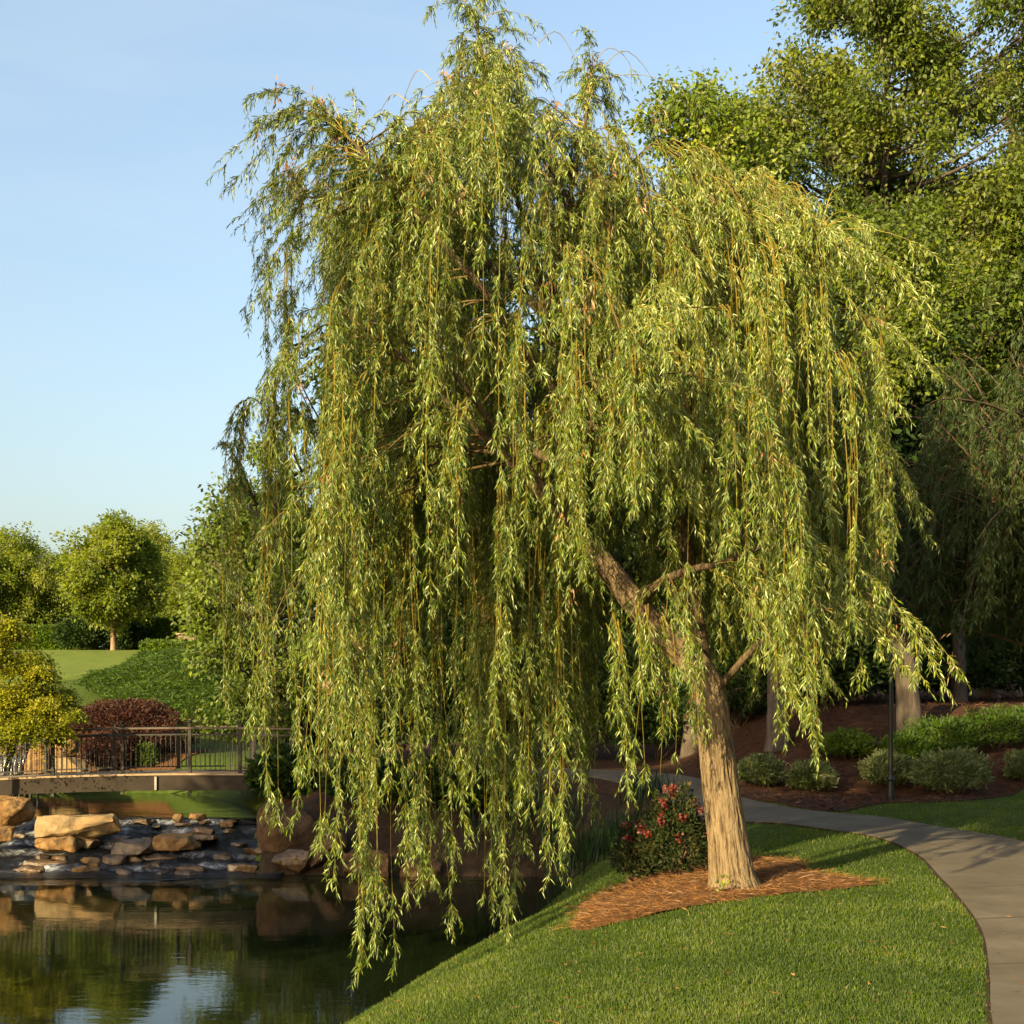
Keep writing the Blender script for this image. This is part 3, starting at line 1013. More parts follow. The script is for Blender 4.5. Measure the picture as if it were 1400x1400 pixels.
ENV_X = [290, 330, 360, 400, 450, 500, 560, 600, 650, 700, 730, 760, 800, 850, 900, 950, 1000, 1060, 1100, 1130, 1170, 1200, 1225]
ENV_T = [560, 400, 330, 250, 160, 150, 150, 95, 20, 35, 90, 150, 165, 185, 190, 195, 195, 205, 240, 300, 430, 540, 660]
BASE_X = [290, 340, 400, 450, 500, 600, 650, 750, 800, 850, 950, 1000, 1040, 1100, 1130, 1170, 1225]
BASE_Y = [740, 880, 980, 1040, 1110, 1120, 1040, 1080, 1000, 960, 960, 925, 930, 960, 860, 830, 800]
BUNDLES = [(372, 1125, 11), (448, 1150, 13), (466, 1200, 12), (488, 1325, 13), (522, 1240, 15), (547, 1335, 10), (585, 1270, 17), (615, 1160, 12), (680, 1285, 14), (705, 1240, 17),
           (735, 1200, 14), (775, 1190, 15), (802, 1110, 11), (832, 1085, 11), (872, 1065, 11), (910, 1060, 11), (936, 1012, 10), (1062, 1025, 10), (1092, 1030, 9), (1150, 870, 10), (1195, 855, 12), (330, 960, 9)]


def bottom(px):
    """lowest picture row the strands reach over this column of the tree"""
    b = float(np.interp(px, BASE_X, BASE_Y))
    e = b
    for c, y, sg in BUNDLES:
        e = max(e, b + (y - b) * math.exp(-0.5 * ((px - c) / sg) ** 2))
    return e


def strand_path(s, out, L, a, rise, n, rng):
    t = np.linspace(0, L, n)
    b = 0.30 + 0.5 * a
    h = a * (1 - np.exp(-t / b))
    z = rise * np.sin(np.clip(t / (2.2 * b), 0, 1) * math.pi) - t + 0.75 * b * (1 - np.exp(-t / b))
    z = z - (z[-1] + L) * (t / L)
    sway = rng.normal(0, 0.035, 2)
    ph = rng.uniform(0, 6.28, 2)
    p = np.zeros((n, 3))
    p[:, 0] = s[0] + out[0] * h + sway[0] * t + 0.03 * np.sin(t * 1.7 + ph[0]) * np.clip(t, 0, 1)
    p[:, 1] = s[1] + out[1] * h + sway[1] * t + 0.03 * np.sin(t * 1.9 + ph[1]) * np.clip(t, 0, 1)
    p[:, 2] = s[2] + z
    return p


def at_len(path, s, cum):
    return np.stack([np.interp(s, cum, path[:, k]) for k in range(3)], -1)


def dress(path, leaf, twig, rng, dens=1.0, leafL=(0.044, 0.082), bare=0.35, dead=None, tshift=0.0, lw=(0.008, 0.0125)):
    """leaves and side twigs along a hanging withy"""
    cum = np.concatenate([[0], np.cumsum(np.linalg.norm(np.diff(path, axis=0), axis=1))])
    L = cum[-1]
    if L < 0.06:
        return
    ph = rng.uniform(0, 50)
    # leafy zones: smooth 1-d noise, always leafy toward the tip
    def zone(s):
        z = 0.42 + 0.42 * np.sin(s * 2.9 + ph) + 0.35 * np.sin(s * 5.7 + 2 * ph)
        z = z + 0.7 * np.clip((s - (L - 0.7)) / 0.7, 0, 1)
        return z
    m = max(2, int(L * 50 * dens))
    s = rng.uniform(0.03, L, m)
    keep = zone(s) > bare
    s = s[keep]
    tw = rng.random(len(s)) < 0.31
    st = s[tw]
    tan_all = unit(np.gradient(path, axis=0))
    def tang(q):
        return unit(np.stack([np.interp(q, cum, tan_all[:, k]) for k in range(3)], -1))
    base = [at_len(path, s, cum)]
    tn = [tang(s)]
    # side twigs
    if len(st):
        p0 = at_len(path, st, cum)
        t0 = tang(st)
        lat = unit(np.cross(t0, rng.normal(size=t0.shape)))
        ln = rng.uniform(0.07, 0.24, len(st))
        d0 = unit(t0 * 0.75 + lat * 0.62)
        d1 = unit(d0 * 0.45 + np.array([0, 0, -1.0]))
        k = 6
        for u in np.linspace(0.15, 1.0, k):
            pp = p0 + (d0 * u * 0.55 + d1 * u * u * 0.5) * ln[:, None]
            dd = unit(d0 * (1 - u) + d1 * u)
            base.append(pp)
            tn.append(dd)
            base.append(pp)
            tn.append(dd)
        for i in range(len(st)):
            uu = np.linspace(0, 1, 4)[:, None]
            twig.tube(p0[i] + (d0[i] * uu * 0.55 + d1[i] * uu ** 2 * 0.5) * ln[i], np.array([0.0022, 0.002, 0.0016, 0.001]), 3, cap=False)
    base = np.concatenate(base)
    tn = np.concatenate(tn)
    n = len(base)
    lat = unit(np.cross(tn, rng.normal(size=tn.shape)))
    ang = rng.uniform(0.35, 0.95, n)
    d = unit(tn * np.cos(ang)[:, None] + lat * np.sin(ang)[:, None] + np.array([0, 0, -0.28]))
    side = unit(np.cross(d, rng.normal(size=d.shape)))
    tint = np.clip(rng.normal(0.45 + tshift, 0.22, n), 0, 1)
    leaf.leaves(base, d, side, rng.uniform(*leafL, n), rng.uniform(*lw, n), droop=0.10, tint=tint)
    if dead is not None and rng.random() < 0.10:
        q = rng.uniform(0.2, 0.9) * L
        c = at_len(path, np.array([q]), cum)[0]
        kk = int(rng.integers(8, 22))
        pd = c + rng.normal(0, 1, (kk, 3)) * np.array([0.03, 0.03, 0.08])
        dd = unit(rng.normal(size=(kk, 3)) * 0.6 + np.array([0, 0, -1.0]))
        dead.leaves(pd, dd, unit(np.cross(dd, rng.normal(size=dd.shape))), rng.uniform(0.05, 0.09, kk), rng.uniform(0.012, 0.02, kk), tint=rng.random(kk))


def willow():
    D0 = 12.0
    rng = np.random.default_rng(21)
    base = P(1003, 1218, D0)
    base[2] = gz1(base[0], base[1])
    t = thing('weeping_willow', tuple(base), 'large weeping willow hanging golden green strands over the pond bank', 'willow tree')
    W = lambda l: np.array([P(x, y, D0 + d) for x, y, d in l])
    # trunk
    tr = W([(1006, 1232, 0), (1000, 1190, 0), (994, 1140, 0), (986, 1080, 0), (979, 1020, 0), (973, 968, 0), (966, 935, 0.02), (935, 892, 0.02), (895, 858, -0.02), (866, 822, -0.1), (832, 778, -0.15), (800, 738, -0.2)])
    n = 150
    c = spline(tr, n)
    u = np.linspace(0, 11, n)
    rad = np.interp(u, [0, 0.45, 0.8, 1.5, 2.2, 3.2, 4.2, 5.2, 6, 7, 8, 9, 10, 11], [0.33, 0.252, 0.212, 0.190, 0.178, 0.166, 0.156, 0.150, 0.150, 0.135, 0.128, 0.115, 0.10, 0.09])
    g = Geo()
    g.tube(c, rad, 104, disp=bark_disp(0.10, 0, 20, 3.2))
    tro = g.build('trunk', M['willow_bark'], t, smooth=True)
    me = tro.data
    co = np.empty(len(me.vertices) * 3, dtype=np.float32)
    me.vertices.foreach_get('co', co)
    co = co.reshape(-1, 3)[:n * 104].reshape(n, 104, 3)
    rr = np.linalg.norm(co - c[:, None, :], axis=-1) / rad[:, None]
    fur = np.zeros(len(me.vertices), dtype=np.float32)
    fur[:n * 104] = np.clip((rr.ravel() - 0.98) * 9, -1, 1)
    at = me.attributes.new('furrow', 'FLOAT', 'POINT')
    at.data.foreach_set('value', fur)
    limbs = [
        ([(800, 738, -.2), (782, 680, -.2), (772, 620, -.2), (765, 540, -.1), (742, 420, 0), (712, 290, .05), (672, 150, .1), (652, 28, .1)], .095, .012),
        ([(968, 945, .03), (955, 880, .35), (938, 760, .6), (922, 620, .7), (928, 470, .8), (958, 340, .8), (1015, 255, .8)], .12, .012),
        ([(872, 826, -.1), (905, 795, -.5), (945, 778, -.8), (985, 770, -.9), (1050, 745, -.8), (1110, 745, -.9)], .055, .012),
        ([(924, 640, .7), (955, 575, .4), (1000, 527, .3), (1055, 512, .3), (1130, 545, .2), (1185, 610, .2)], .05, .008),
        ([(805, 745, -.2), (715, 650, -.6), (630, 565, -1.0), (545, 485, -1.2), (465, 425, -1.3)], .06, .010),
        ([(775, 640, -.2), (690, 600, .6), (600, 585, 1.2), (505, 605, 1.5), (420, 640, 1.6), (350, 690, 1.6)], .055, .008),
        ([(766, 550, -.1), (690, 435, -.6), (605, 330, -.9), (525, 240, -1.1), (455, 165, -1.1)], .055, .008),
        ([(745, 430, 0), (655, 350, .8), (565, 295, 1.2), (485, 275, 1.4), (405, 270, 1.5)], .05, .008),
        ([(927, 480, .8), (995, 395, -.2), (1060, 340, -.6), (1125, 320, -.8)], .045, .008),
        ([(920, 620, .7), (1000, 480, 1.4), (1080, 410, 1.9), (1150, 430, 2.1)], .05, .008),
        ([(795, 725, -.2), (805, 610, -1.0), (830, 500, -1.7), (870, 425, -2.1)], .05, .008),
        ([(772, 620, -.2), (800, 490, 1.2), (815, 390, 2.0), (800, 330, 2.4)], .05, .008),
        ([(745, 440, 0), (768, 310, -.3), (795, 190, -.2), (812, 100, -.1)], .04, .006),
        ([(968, 960, .0), (1040, 880, -.4), (1105, 842, -.6), (1170, 825, -.7), (1220, 838, -.7), (1255, 868, -.7)], .04, .006),
        ([(812, 752, -.2), (745, 670, -.5), (675, 580, -.9), (610, 495, -1.3), (560, 440, -1.6)], .05, .008),
    ]
    nodes = []
    LB = []
    for ctrl, r0, r1 in limbs:
        cc = spline(W(ctrl), 40)
        # small natural wobble
        cc += 0.02 * np.stack([vnoise(cc[:, 2], cc[:, 1], 2.0, 31), vnoise(cc[:, 2], cc[:, 0], 2.0, 32), np.zeros(40)], -1)
        gl = Geo()
        rr = r0 + (r1 - r0) * np.linspace(0, 1, 40) ** 0.75
        gl.tube(cc, rr, 14, disp=bark_disp(0.06, 3, 8, 1.5))
        gl.build('limb', M['willow_bark'], t, smooth=True)
        nodes.append(cc[10:])
        LB.append(cc)
    N = np.concatenate(nodes)
    ctr = np.array([P(760, 600, D0)[0], D0])
    br = Geo()
    tw = Geo()
    lf = Geo()
    dd = Geo()
    count = 0

    def strand(s, ln, out, a, rise, dens, tshift=0.0, bare=0.30):
        zmin = max(gz1(s[0], s[1]), POND) + 0.12
        ln = min(ln, s[2] - zmin)
        if ln < 0.25:
            return
        k = max(8, int(ln * 7))
        p = strand_path(s, out, ln, a, rise, k, rng)
        tw.tube(p, np.linspace(0.0062, 0.0018, k), 3, cap=False)
        dress(p, lf, tw, rng, dens, dead=dd, tshift=tshift, bare=bare)

    NB = 275
    for b in range(NB):
        px = rng.uniform(300, 1215)
        uu = (px - 757) / 470
        half = 2.5 * math.sqrt(max(0.02, 1 - uu * uu))
        q = rng.uniform(-1, 1)
        q = math.copysign(abs(q) ** 0.75, q)
        if q < -0.15 and rng.random() < 0.5:
            q = -q
        dep = q * half
        if px > 1120:
            dep = abs(dep) * 0.6 + rng.uniform(-0.3, 0.6)
        top = np.interp(px, ENV_X, ENV_T)
        top = top + 260 * q * q + 25
        y0 = top + 430 * rng.random() ** 1.5
        if b >= 205:
            px = rng.uniform(790, 1125)
            dep = rng.uniform(-1.2, 1.6)
            top = np.interp(px, ENV_X, ENV_T)
            y0 = top + 210 * rng.random()
        if px < 420:
            y0 = top + 500 * rng.random()
        y0 = min(y0, bottom(px) - 170)
        D = D0 + dep
        tgt = P(px, y0, D)
        # connecting branch
        dv = N - tgt
        dist = np.linalg.norm(dv * np.array([1, 1, 1.0]), axis=1) + 0.9 * np.clip(N[:, 2] - tgt[2], 0, 9)
        k = int(np.argmin(dist + rng.random(len(N)) * 0.5))
        a0 = N[k]
        hd = tgt - a0
        hd[2] = 0
        ln = np.linalg.norm(tgt - a0)
        m1 = a0 + (tgt - a0) * 0.4 + np.array([0, 0, 0.10 * ln]) + rng.normal(0, 0.05 * ln, 3)
        m2 = a0 + (tgt - a0) * 0.8 + np.array([0, 0, 0.09 * ln]) + rng.normal(0, 0.03 * ln, 3)
        cc = spline([a0, m1, m2, tgt], 16)
        br.tube(cc, np.linspace(0.004 + 0.006 * min(ln, 2), 0.0032, 16), 5, cap=False)
        dress(cc[3:], lf, tw, rng, 0.75, dead=None, bare=0.15)
        outv = unit((tgt[:2] - ctr) + rng.normal(0, 0.5, 2))
        ns = int(rng.integers(4, 8))
        starts = [1.0, rng.uniform(0.45, 0.9)] if rng.random() < 0.6 else [rng.uniform(0.85, 1.0)]
        for _ in range(ns):
            f = starts[int(rng.integers(0, len(starts)))]
            s = cc[int(f * 15)] + rng.normal(0, 0.035, 3)
            spx = 700 + F * s[0] / s[1]
            yb = min(bottom(spx), rng.uniform(560, 985))
            if 470 < spx < 800 and s[1] < D0 - 0.7:
                yb = min(yb, rng.uniform(640, 870))
            sy = HY - (s[2] - EYE) * F / s[1]
            if sy < 300:
                ln2 = rng.uniform(0.5, 1.7)
            else:
                ln2 = rng.uniform(0.8, 4.2)
            full = (yb - sy) / F * s[1]
            if rng.random() < 0.30:
                ln2 = full * rng.uniform(0.85, 1.0)
            ln2 = min(ln2, full * rng.uniform(0.82, 1.0))
            ey = sy + ln2 * F / s[1]
            if 775 < spx < 965 and s[1] < D0 + 0.3 and sy < 835 and ey > 705 and rng.random() < 0.85:
                if sy > 660:
                    continue
                ln2 = (rng.uniform(620, 725) - sy) / F * s[1]
            if ln2 < 0.3:
                continue
            if spx < 425 and sy > 430 and rng.random() < 0.82:
                continue
            ov = unit(outv + rng.normal(0, 0.22, 2))
            aa = rng.uniform(0.05, 0.24) if sy > 300 else rng.uniform(0.2, 0.55)
            if px > 1080:
                aa *= 0.5
            strand(s, ln2, ov, aa, rng.uniform(0, 0.10), 1.0, tshift=0.10 if px > 830 and y0 < 420 else 0.0)
            count += 1
    # the long bundles that reach down to the water and the lawn
    cols = [(c, y, rng.uniform(-1.9, 0.4)) for c, y, sg in BUNDLES]
    cols += [(rng.uniform(690, 800), rng.uniform(745, 830), rng.uniform(-1.3, -0.8)) for _ in range(6)]
    cols += [(rng.uniform(455, 830), rng.uniform(960, 1120), rng.uniform(-1.2, 1.9)) for _ in range(30)]
    cols += [(rng.uniform(915, 1115), rng.uniform(870, 945), rng.uniform(-1.0, 1.6)) for _ in range(12)]
    cols += [(rng.uniform(1110, 1195), rng.uniform(780, 860), rng.uniform(0, 1.6)) for _ in range(5)]
    n0 = len(cols)
    r2 = np.random.default_rng(99)
    cols += [(r2.uniform(455, 710), r2.uniform(730, 838), r2.uniform(-0.6, 0.5)) for _ in range(11)]
    state = None
    for ci, (c, y, dep) in enumerate(cols):
        if ci == n0:
            state = rng.bit_generator.state
        if 820 < c < 940 and y < 1095:
            dep = rng.uniform(-1.0, -0.5)
            y0 = rng.uniform(815, 860)
        elif c < 400:
            y0 = rng.uniform(520, 700)
        else:
            y0 = rng.uniform(430, max(450, min(720, y - 250)))
        if 480 < c < 775 and 840 < y < 1250:
            dep = max(dep, rng.uniform(-0.5, 0.3))
        if 775 < c < 915 and dep < 0.3 and y0 < 760 and y > 840:
            dep = rng.uniform(0.6, 1.6)
        D = D0 + dep
        tgt = P(c, y0, D)
        dv = N - tgt
        k = int(np.argmin(np.linalg.norm(dv, axis=1) + 0.9 * np.clip(N[:, 2] - tgt[2] - 0.3, 0, 9)))
        a0 = N[k]
        ln = np.linalg.norm(tgt - a0)
        cc = spline([a0, a0 + (tgt - a0) * 0.4 + np.array([0, 0, 0.13 * ln]), a0 + (tgt - a0) * 0.8 + np.array([0, 0, 0.11 * ln]), tgt], 16)
        br.tube(cc, np.linspace(0.005 + 0.006 * min(ln, 2), 0.004, 16), 5, cap=False)
        dress(cc[3:], lf, tw, rng, 0.75, dead=None, bare=0.15)
        o = unit((tgt[:2] - ctr) + rng.normal(0, 0.3, 2))
        nst = int(rng.integers(6, 10))
        for m in range(nst):
            yy = y if m == 0 else y - rng.uniform(10, 330) * (0.5 if m < 3 else 1.0)
            s0 = cc[int(rng.uniform(0.82, 1.0) * 15)] + rng.normal(0, 0.04, 3)
            L = (yy - (HY - (s0[2] - EYE) * F / s0[1])) / F * s0[1]
            if L > 0.4:
                strand(s0, L, unit(o + rng.normal(0, 0.2, 2)), rng.uniform(0.04, 0.16), rng.uniform(0, 0.05), 1.25, bare=0.46)
                count += 1
    rng.bit_generator.state = state
    # upright sprays on the top and golden shoots on the right shoulder
    for lb, k0, nn in ((0, 33, 30), (6, 34, 16), (12, 32, 14), (0, 18, 40), (12, 12, 22), (6, 20, 30), (7, 18, 26), (1, 22, 34), (8, 14, 34), (9, 12, 26), (3, 16, 18), (4, 16, 22), (13, 10, 26), (2, 16, 16), (10, 16, 24), (11, 16, 22)):
        cc = LB[lb]
        for _ in range(nn):
            i = int(rng.integers(k0, 40))
            s = cc[i]
            tdir = unit(cc[min(i + 1, 39)] - cc[i - 1])
            ln = rng.uniform(0.45, 1.25) * (0.38 if lb == 13 else 1.0)
            d0 = unit(tdir + rng.normal(0, 0.55, 3))
            if lb in (0, 12):
                ln *= 0.8
            kk = 10
            uu = np.linspace(0, 1, kk)[:, None]
            p = s + d0 * uu * ln - np.array([0, 0, 1.0]) * (uu ** 2.2) * ln * rng.uniform(0.45, 1.0)
            tw.tube(p, np.linspace(0.0050, 0.0014, kk), 3, cap=False)
            dress(p, lf, tw, rng, 1.05, dead=dd, tshift=0.12 if s[0] > 0.9 else 0.02, bare=0.2)
    for _ in range(150):
        px = rng.uniform(470, 880)
        top = float(np.interp(px, [470, 560, 600, 650, 700, 740, 800, 850, 880], [165, 140, 95, 40, 55, 110, 150, 185, 190]))
        y = top + 30 + 190 * rng.random() ** 1.3
        tgt = P(px, y, D0 + rng.normal(0, 0.55))
        dist = np.linalg.norm((N - tgt) * np.array([1, 1, 0.8]), axis=1) + 1.5 * np.clip(N[:, 2] - tgt[2] + 0.15, 0, 9)
        a0 = N[int(np.argmin(dist))]
        ln = np.linalg.norm(tgt - a0)
        cc = spline([a0, a0 + (tgt - a0) * 0.5 + np.array([0, 0, 0.06 * ln]), tgt, tgt + np.array([(tgt[0] - a0[0]) * 0.12, 0, -0.10])], 12)
        br.tube(cc, np.linspace(0.004 + 0.004 * min(ln, 2), 0.0025, 12), 4, cap=False)
        dress(cc[2:], lf, tw, rng, 0.9, tshift=0.08, bare=0.1)
        for _k in range(3):
            s0 = cc[int(rng.uniform(0.45, 1.0) * 11)]
            d0 = unit((tgt - a0) + rng.normal(0, 0.5, 3) * ln)
            L = rng.uniform(0.3, 0.75)
            uu = np.linspace(0, 1, 9)[:, None]
            p = s0 + d0 * uu * L * 0.8 - np.array([0, 0, 1.0]) * uu ** 2 * L * rng.uniform(0.5, 1.0)
            tw.tube(p, np.linspace(0.004, 0.0014, 9), 3, cap=False)
            dress(p, lf, tw, rng, 1.0, dead=dd, tshift=0.1, bare=0.15)
    # wispy bare shoots against the sky
    for px, y, dx, dy in ((735, 60, 55, 30), (800, 110, 60, -25), (820, 95, 70, 10), (590, 110, -40, 35), (560, 140, -50, 40), (470, 160, -60, 50), (455, 175, -70, 80), (420, 260, -40, 30), (860, 190, 40, -40)):
        s = P(px, y, D0)
        e = P(px + dx, y + dy, D0 + rng.uniform(-.4, .4))
        mm = (s + e) / 2 + np.array([0, 0, 0.22])
        tip = e + np.array([0.02, 0, -0.25])
        p = spline([s, mm, e, tip], 12)
        tw.tube(p, np.linspace(0.005, 0.0014, 12), 3, cap=False)
        dress(p, lf, tw, rng, 0.35, dead=dd, bare=0.6)
    br.build('branches', M['twig_bark'], t, smooth=True)
    tw.build('hanging_twigs', M['withy'], t)
    lf.build('foliage', M['willow_leaf'], t)
    dd.build('withered_leaves', M['willow_dead'], t)
    print('WILLOW strands', count, 'leaves', sum(len(q) for q in lf.q))


willow()


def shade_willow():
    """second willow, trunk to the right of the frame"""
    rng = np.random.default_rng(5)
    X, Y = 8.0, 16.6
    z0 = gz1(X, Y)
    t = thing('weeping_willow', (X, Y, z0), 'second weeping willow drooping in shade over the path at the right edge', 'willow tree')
    g = Geo()
    c = spline([(X, Y, z0 - 0.2), (X, Y, z0 + 1), (X - .1, Y, z0 + 2.2), (X - .3, Y + .1, z0 + 3.4), (X - .6, Y + .2, z0 + 4.6), (X - 1, Y + .3, z0 + 5.8)], 60)
    g.tube(c, np.interp(np.linspace(0, 1, 60), [0, .1, .4, 1], [.34, .26, .22, .03]), 24, disp=bark_disp(0.07, 4, 10, 1.5))
    g.build('trunk', M['bark_grey'], t, smooth=True)
    br, tw, lf = Geo(), Geo(), Geo()
    for b in range(190):
        th = rng.uniform(0, 2 * math.pi)
        r = 3.75 * math.sqrt(rng.random())
        if rng.random() < 0.5:
            th = rng.uniform(math.pi * 0.65, math.pi * 1.45)
        x, y = X - .3 + r * math.cos(th), Y + 0.8 * r * math.sin(th)
        z = z0 + 7.3 * math.sqrt(max(0.05, 1 - (r / 4.7) ** 2)) * rng.uniform(0.55, 1.0)
        k = int(rng.integers(22, 58))
        a0 = c[k]
        tgt = np.array([x, y, z])
        ln = np.linalg.norm(tgt - a0)
        cc = spline([a0, a0 + (tgt - a0) * .4 + np.array([0, 0, .07 * ln]), a0 + (tgt - a0) * .8 + np.array([0, 0, .06 * ln]), tgt], 14)
        br.tube(cc, np.linspace(0.008 + 0.006 * min(ln, 4), 0.004, 14), 5, cap=False)
        dress(cc[3:], lf, tw, rng, 0.5, leafL=(0.06, 0.11), bare=0.15, lw=(0.012, 0.018))
        o = unit(tgt[:2] - np.array([X, Y]) + rng.normal(0, .4, 2))
        for _ in range(int(rng.integers(3, 7))):
            s = cc[int(rng.uniform(.4, 1) * 13)]
            zmin = z0 + 2.6 + rng.random() * 1.2
            L = min(rng.uniform(0.6, 2.6), s[2] - zmin)
            if L < .4:
                continue
            kk = max(8, int(L * 5))
            p = strand_path(s, unit(o + rng.normal(0, .4, 2)), L, rng.uniform(.1, .5), .05, kk, rng)
            tw.tube(p, np.linspace(0.006, 0.002, kk), 3, cap=False)
            dress(p, lf, tw, rng, 0.7, leafL=(0.06, 0.11), bare=0.2, lw=(0.012, 0.018))
    br.build('branches', M['stem'], t, smooth=True)
    tw.build('hanging_twigs', M['twig_bark'], t)
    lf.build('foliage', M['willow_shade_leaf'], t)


shade_willow()


# ------------------------------------------------------------------ broadleaf trees and shrubs
def tree(name, label, x, y, h, crown_r, crown_z0, mat, bark='bark_grey', nclump=70, nleaf=420, leaf=(0.12, 0.2), clump=0.75, seed=0, lean=(0, 0), trunk_r=None, cat='tree', group=None, stems=1, flat_top=1.0, spread=0.0, aspect=0.85, parts=True, zbase=None):
    rng = np.random.default_rng(1000 + seed)
    z0 = gz1(x, y) if zbase is None else zbase
    t = thing(name, (x, y, z0), label, cat, group)
    tr_ = trunk_r or h * 0.018
    wood = Geo()
    axes = []
    for s in range(stems):
        an = rng.uniform(0, 6.28)
        off = np.array([math.cos(an), math.sin(an)]) * (0.25 * tr_ * 3 if stems > 1 else 0)
        top = np.array([x + lean[0] * h + off[0] * 6, y + lean[1] * h + off[1] * 6, z0 + h * 0.93])
        c = spline([(x + off[0], y + off[1], z0 - 0.25), (x + off[0] + lean[0] * h * .08, y + off[1], z0 + h * 0.12), (x + lean[0] * h * .35 + off[0] * 2 + rng.normal(0, .01 * h), y + lean[1] * h * .35 + off[1] * 2, z0 + h * 0.4), (x + lean[0] * h * .7 + rng.normal(0, .015 * h) + off[0] * 4, y + lean[1] * h * .7 + off[1] * 4, z0 + h * 0.7), top], 44)
        r = np.interp(np.linspace(0, 1, 44), [0, 0.06, 0.15, 0.5, 1], [1.45, 1.1, 1.0, 0.6, 0.06]) * tr_ * (0.8 if stems > 1 else 1)
        wood.tube(c, r, 14, disp=bark_disp(0.08, seed, 8, 1.2))
        axes.append(c)
    wood.build('trunk', M[bark], t, smooth=True)
    limb, lf = Geo(), Geo()
    zc0, zc1 = z0 + crown_z0, z0 + h
    cz = (zc0 + zc1) / 2
    rz = (zc1 - zc0) / 2
    cx, cy = x + lean[0] * h * .7, y + lean[1] * h * .7
    for i in range(nclump):
        v = unit(rng.normal(size=3))
        rr = rng.uniform(0.25, 1.0) ** 0.55
        lump = 1 + 0.22 * noise.noise(Vector(v * 1.7) + Vector((seed * 5.3, 0, 0)))
        p = np.array([cx + v[0] * crown_r * rr * lump, cy + v[1] * crown_r * rr * lump, cz + v[2] * rz * rr * lump])
        # egg: narrower near the top
        k = (p[2] - zc0) / (zc1 - zc0)
        sh = 1.0 - 0.42 * max(0, k - 0.45) / 0.55 * flat_top
        p[0] = cx + (p[0] - cx) * sh
        p[1] = cy + (p[1] - cy) * sh
        c = axes[int(rng.integers(0, len(axes)))]
        zt = p[2] - (0.25 + 0.5 * rng.random()) * np.hypot(p[0] - cx, p[1] - cy)
        j = int(np.clip(np.searchsorted(c[:, 2], zt), 8, 42))
        a0 = c[j]
        ln = np.linalg.norm(p - a0)
        cc = spline([a0, a0 + (p - a0) * .5 + np.array([0, 0, -.04 * ln]) + rng.normal(0, .03 * ln, 3), p], 10)
        limb.tube(cc, np.linspace(min(tr_ * .5, 0.02 + 0.012 * ln), 0.010, 10), 5, cap=False)
        rc = clump * rng.uniform(0.65, 1.3)
        n = int(nleaf * rng.uniform(0.6, 1.3) * (rc / clump) ** 2)
        # sub-sprays: leaves gather round several twig ends in the clump
        ns = 9
        ends = p + unit(rng.normal(size=(ns, 3))) * (rc * rng.uniform(0.35, 1.0, (ns, 1))) * np.array([1, 1, aspect])
        for e in ends:
            limb.tube(spline([p * .75 + a0 * .25, (p + e) / 2 + rng.normal(0, .05, 3), e], 5), np.linspace(0.014, 0.005, 5), 3, cap=False)
        idx = rng.integers(0, ns, n)
        u = rng.random((n, 1)) ** 0.5
        cen = p + (ends[idx] - p) * (0.45 + 0.6 * u)
        pos = cen + rng.normal(0, 1, (n, 3)) * rc * 0.22
        d = unit((pos - p) / rc + rng.normal(0, 0.8, (n, 3)) + np.array([0, 0, -0.35]))
        nrm = unit(rng.normal(0, 0.75, (n, 3)) + np.array([0, 0, 0.55]) + 0.6 * (pos - p) / rc)
        side = unit(np.cross(d, nrm))
        L = rng.uniform(leaf[0], leaf[1], n)
        tone = np.clip(rng.normal(0.42, 0.17, n) + 0.14 * rng.normal(), 0, 1)
        lf.leaves(pos, d, side, L, L * rng.uniform(0.45, 0.65, n), droop=0.12, tint=tone)
    limb.build('branches', M[bark], t, smooth=True)
    lf.build('crown', M[mat], t)
    return t


def px_tree(px, D, top_y, **k):
    x = (px - 700) / F * D
    z = gz1(x, D)
    h = EYE - (top_y - HY) / F * D - z
    return x, D, h


# tall trees upper right
x, y, h = px_tree(1226, 36, -110)
tree('tall_oak', 'tallest broad leafed tree rising past the top right of the frame', x, y, h, 5.3, h * 0.33, 'broad_leaf', nclump=165, nleaf=820, leaf=(0.10, 0.18), clump=1.0, seed=1, trunk_r=0.30, cat='tree')
x, y, h = px_tree(945, 32, 85)
tree('maple_tree', 'light green maple whose top pokes up behind the willow shoulder', x, y, h, 3.3, h * 0.26, 'maple_leaf', nclump=105, nleaf=620, leaf=(0.10, 0.19), clump=0.95, seed=2, trunk_r=0.22)
x, y, h = px_tree(1385, 41, 60)
tree('tall_oak', 'tall open tree with bare forked limbs at the right edge', x, y, h, 4.6, h * 0.36, 'broad_leaf', bark='bark_tan', nclump=60, nleaf=800, leaf=(0.10, 0.18), clump=1.0, seed=3, trunk_r=0.28, stems=2)
x, y, h = px_tree(1130, 40, 190)
tree('maple_tree', 'mid green maple filling in between the tall oak and the willow', x, y, h, 4.0, h * 0.3, 'broad_leaf', nclump=90, nleaf=900, leaf=(0.10, 0.17), clump=1.0, seed=4, trunk_r=0.25)
x, y, h = px_tree(1310, 34, 200)
tree('maple_tree', 'bright green maple below the tall trees at the right behind the second willow', x, y, h, 3.6, h * 0.42, 'broad_leaf', nclump=70, nleaf=800, leaf=(0.10, 0.18), clump=0.95, seed=7, trunk_r=0.2)
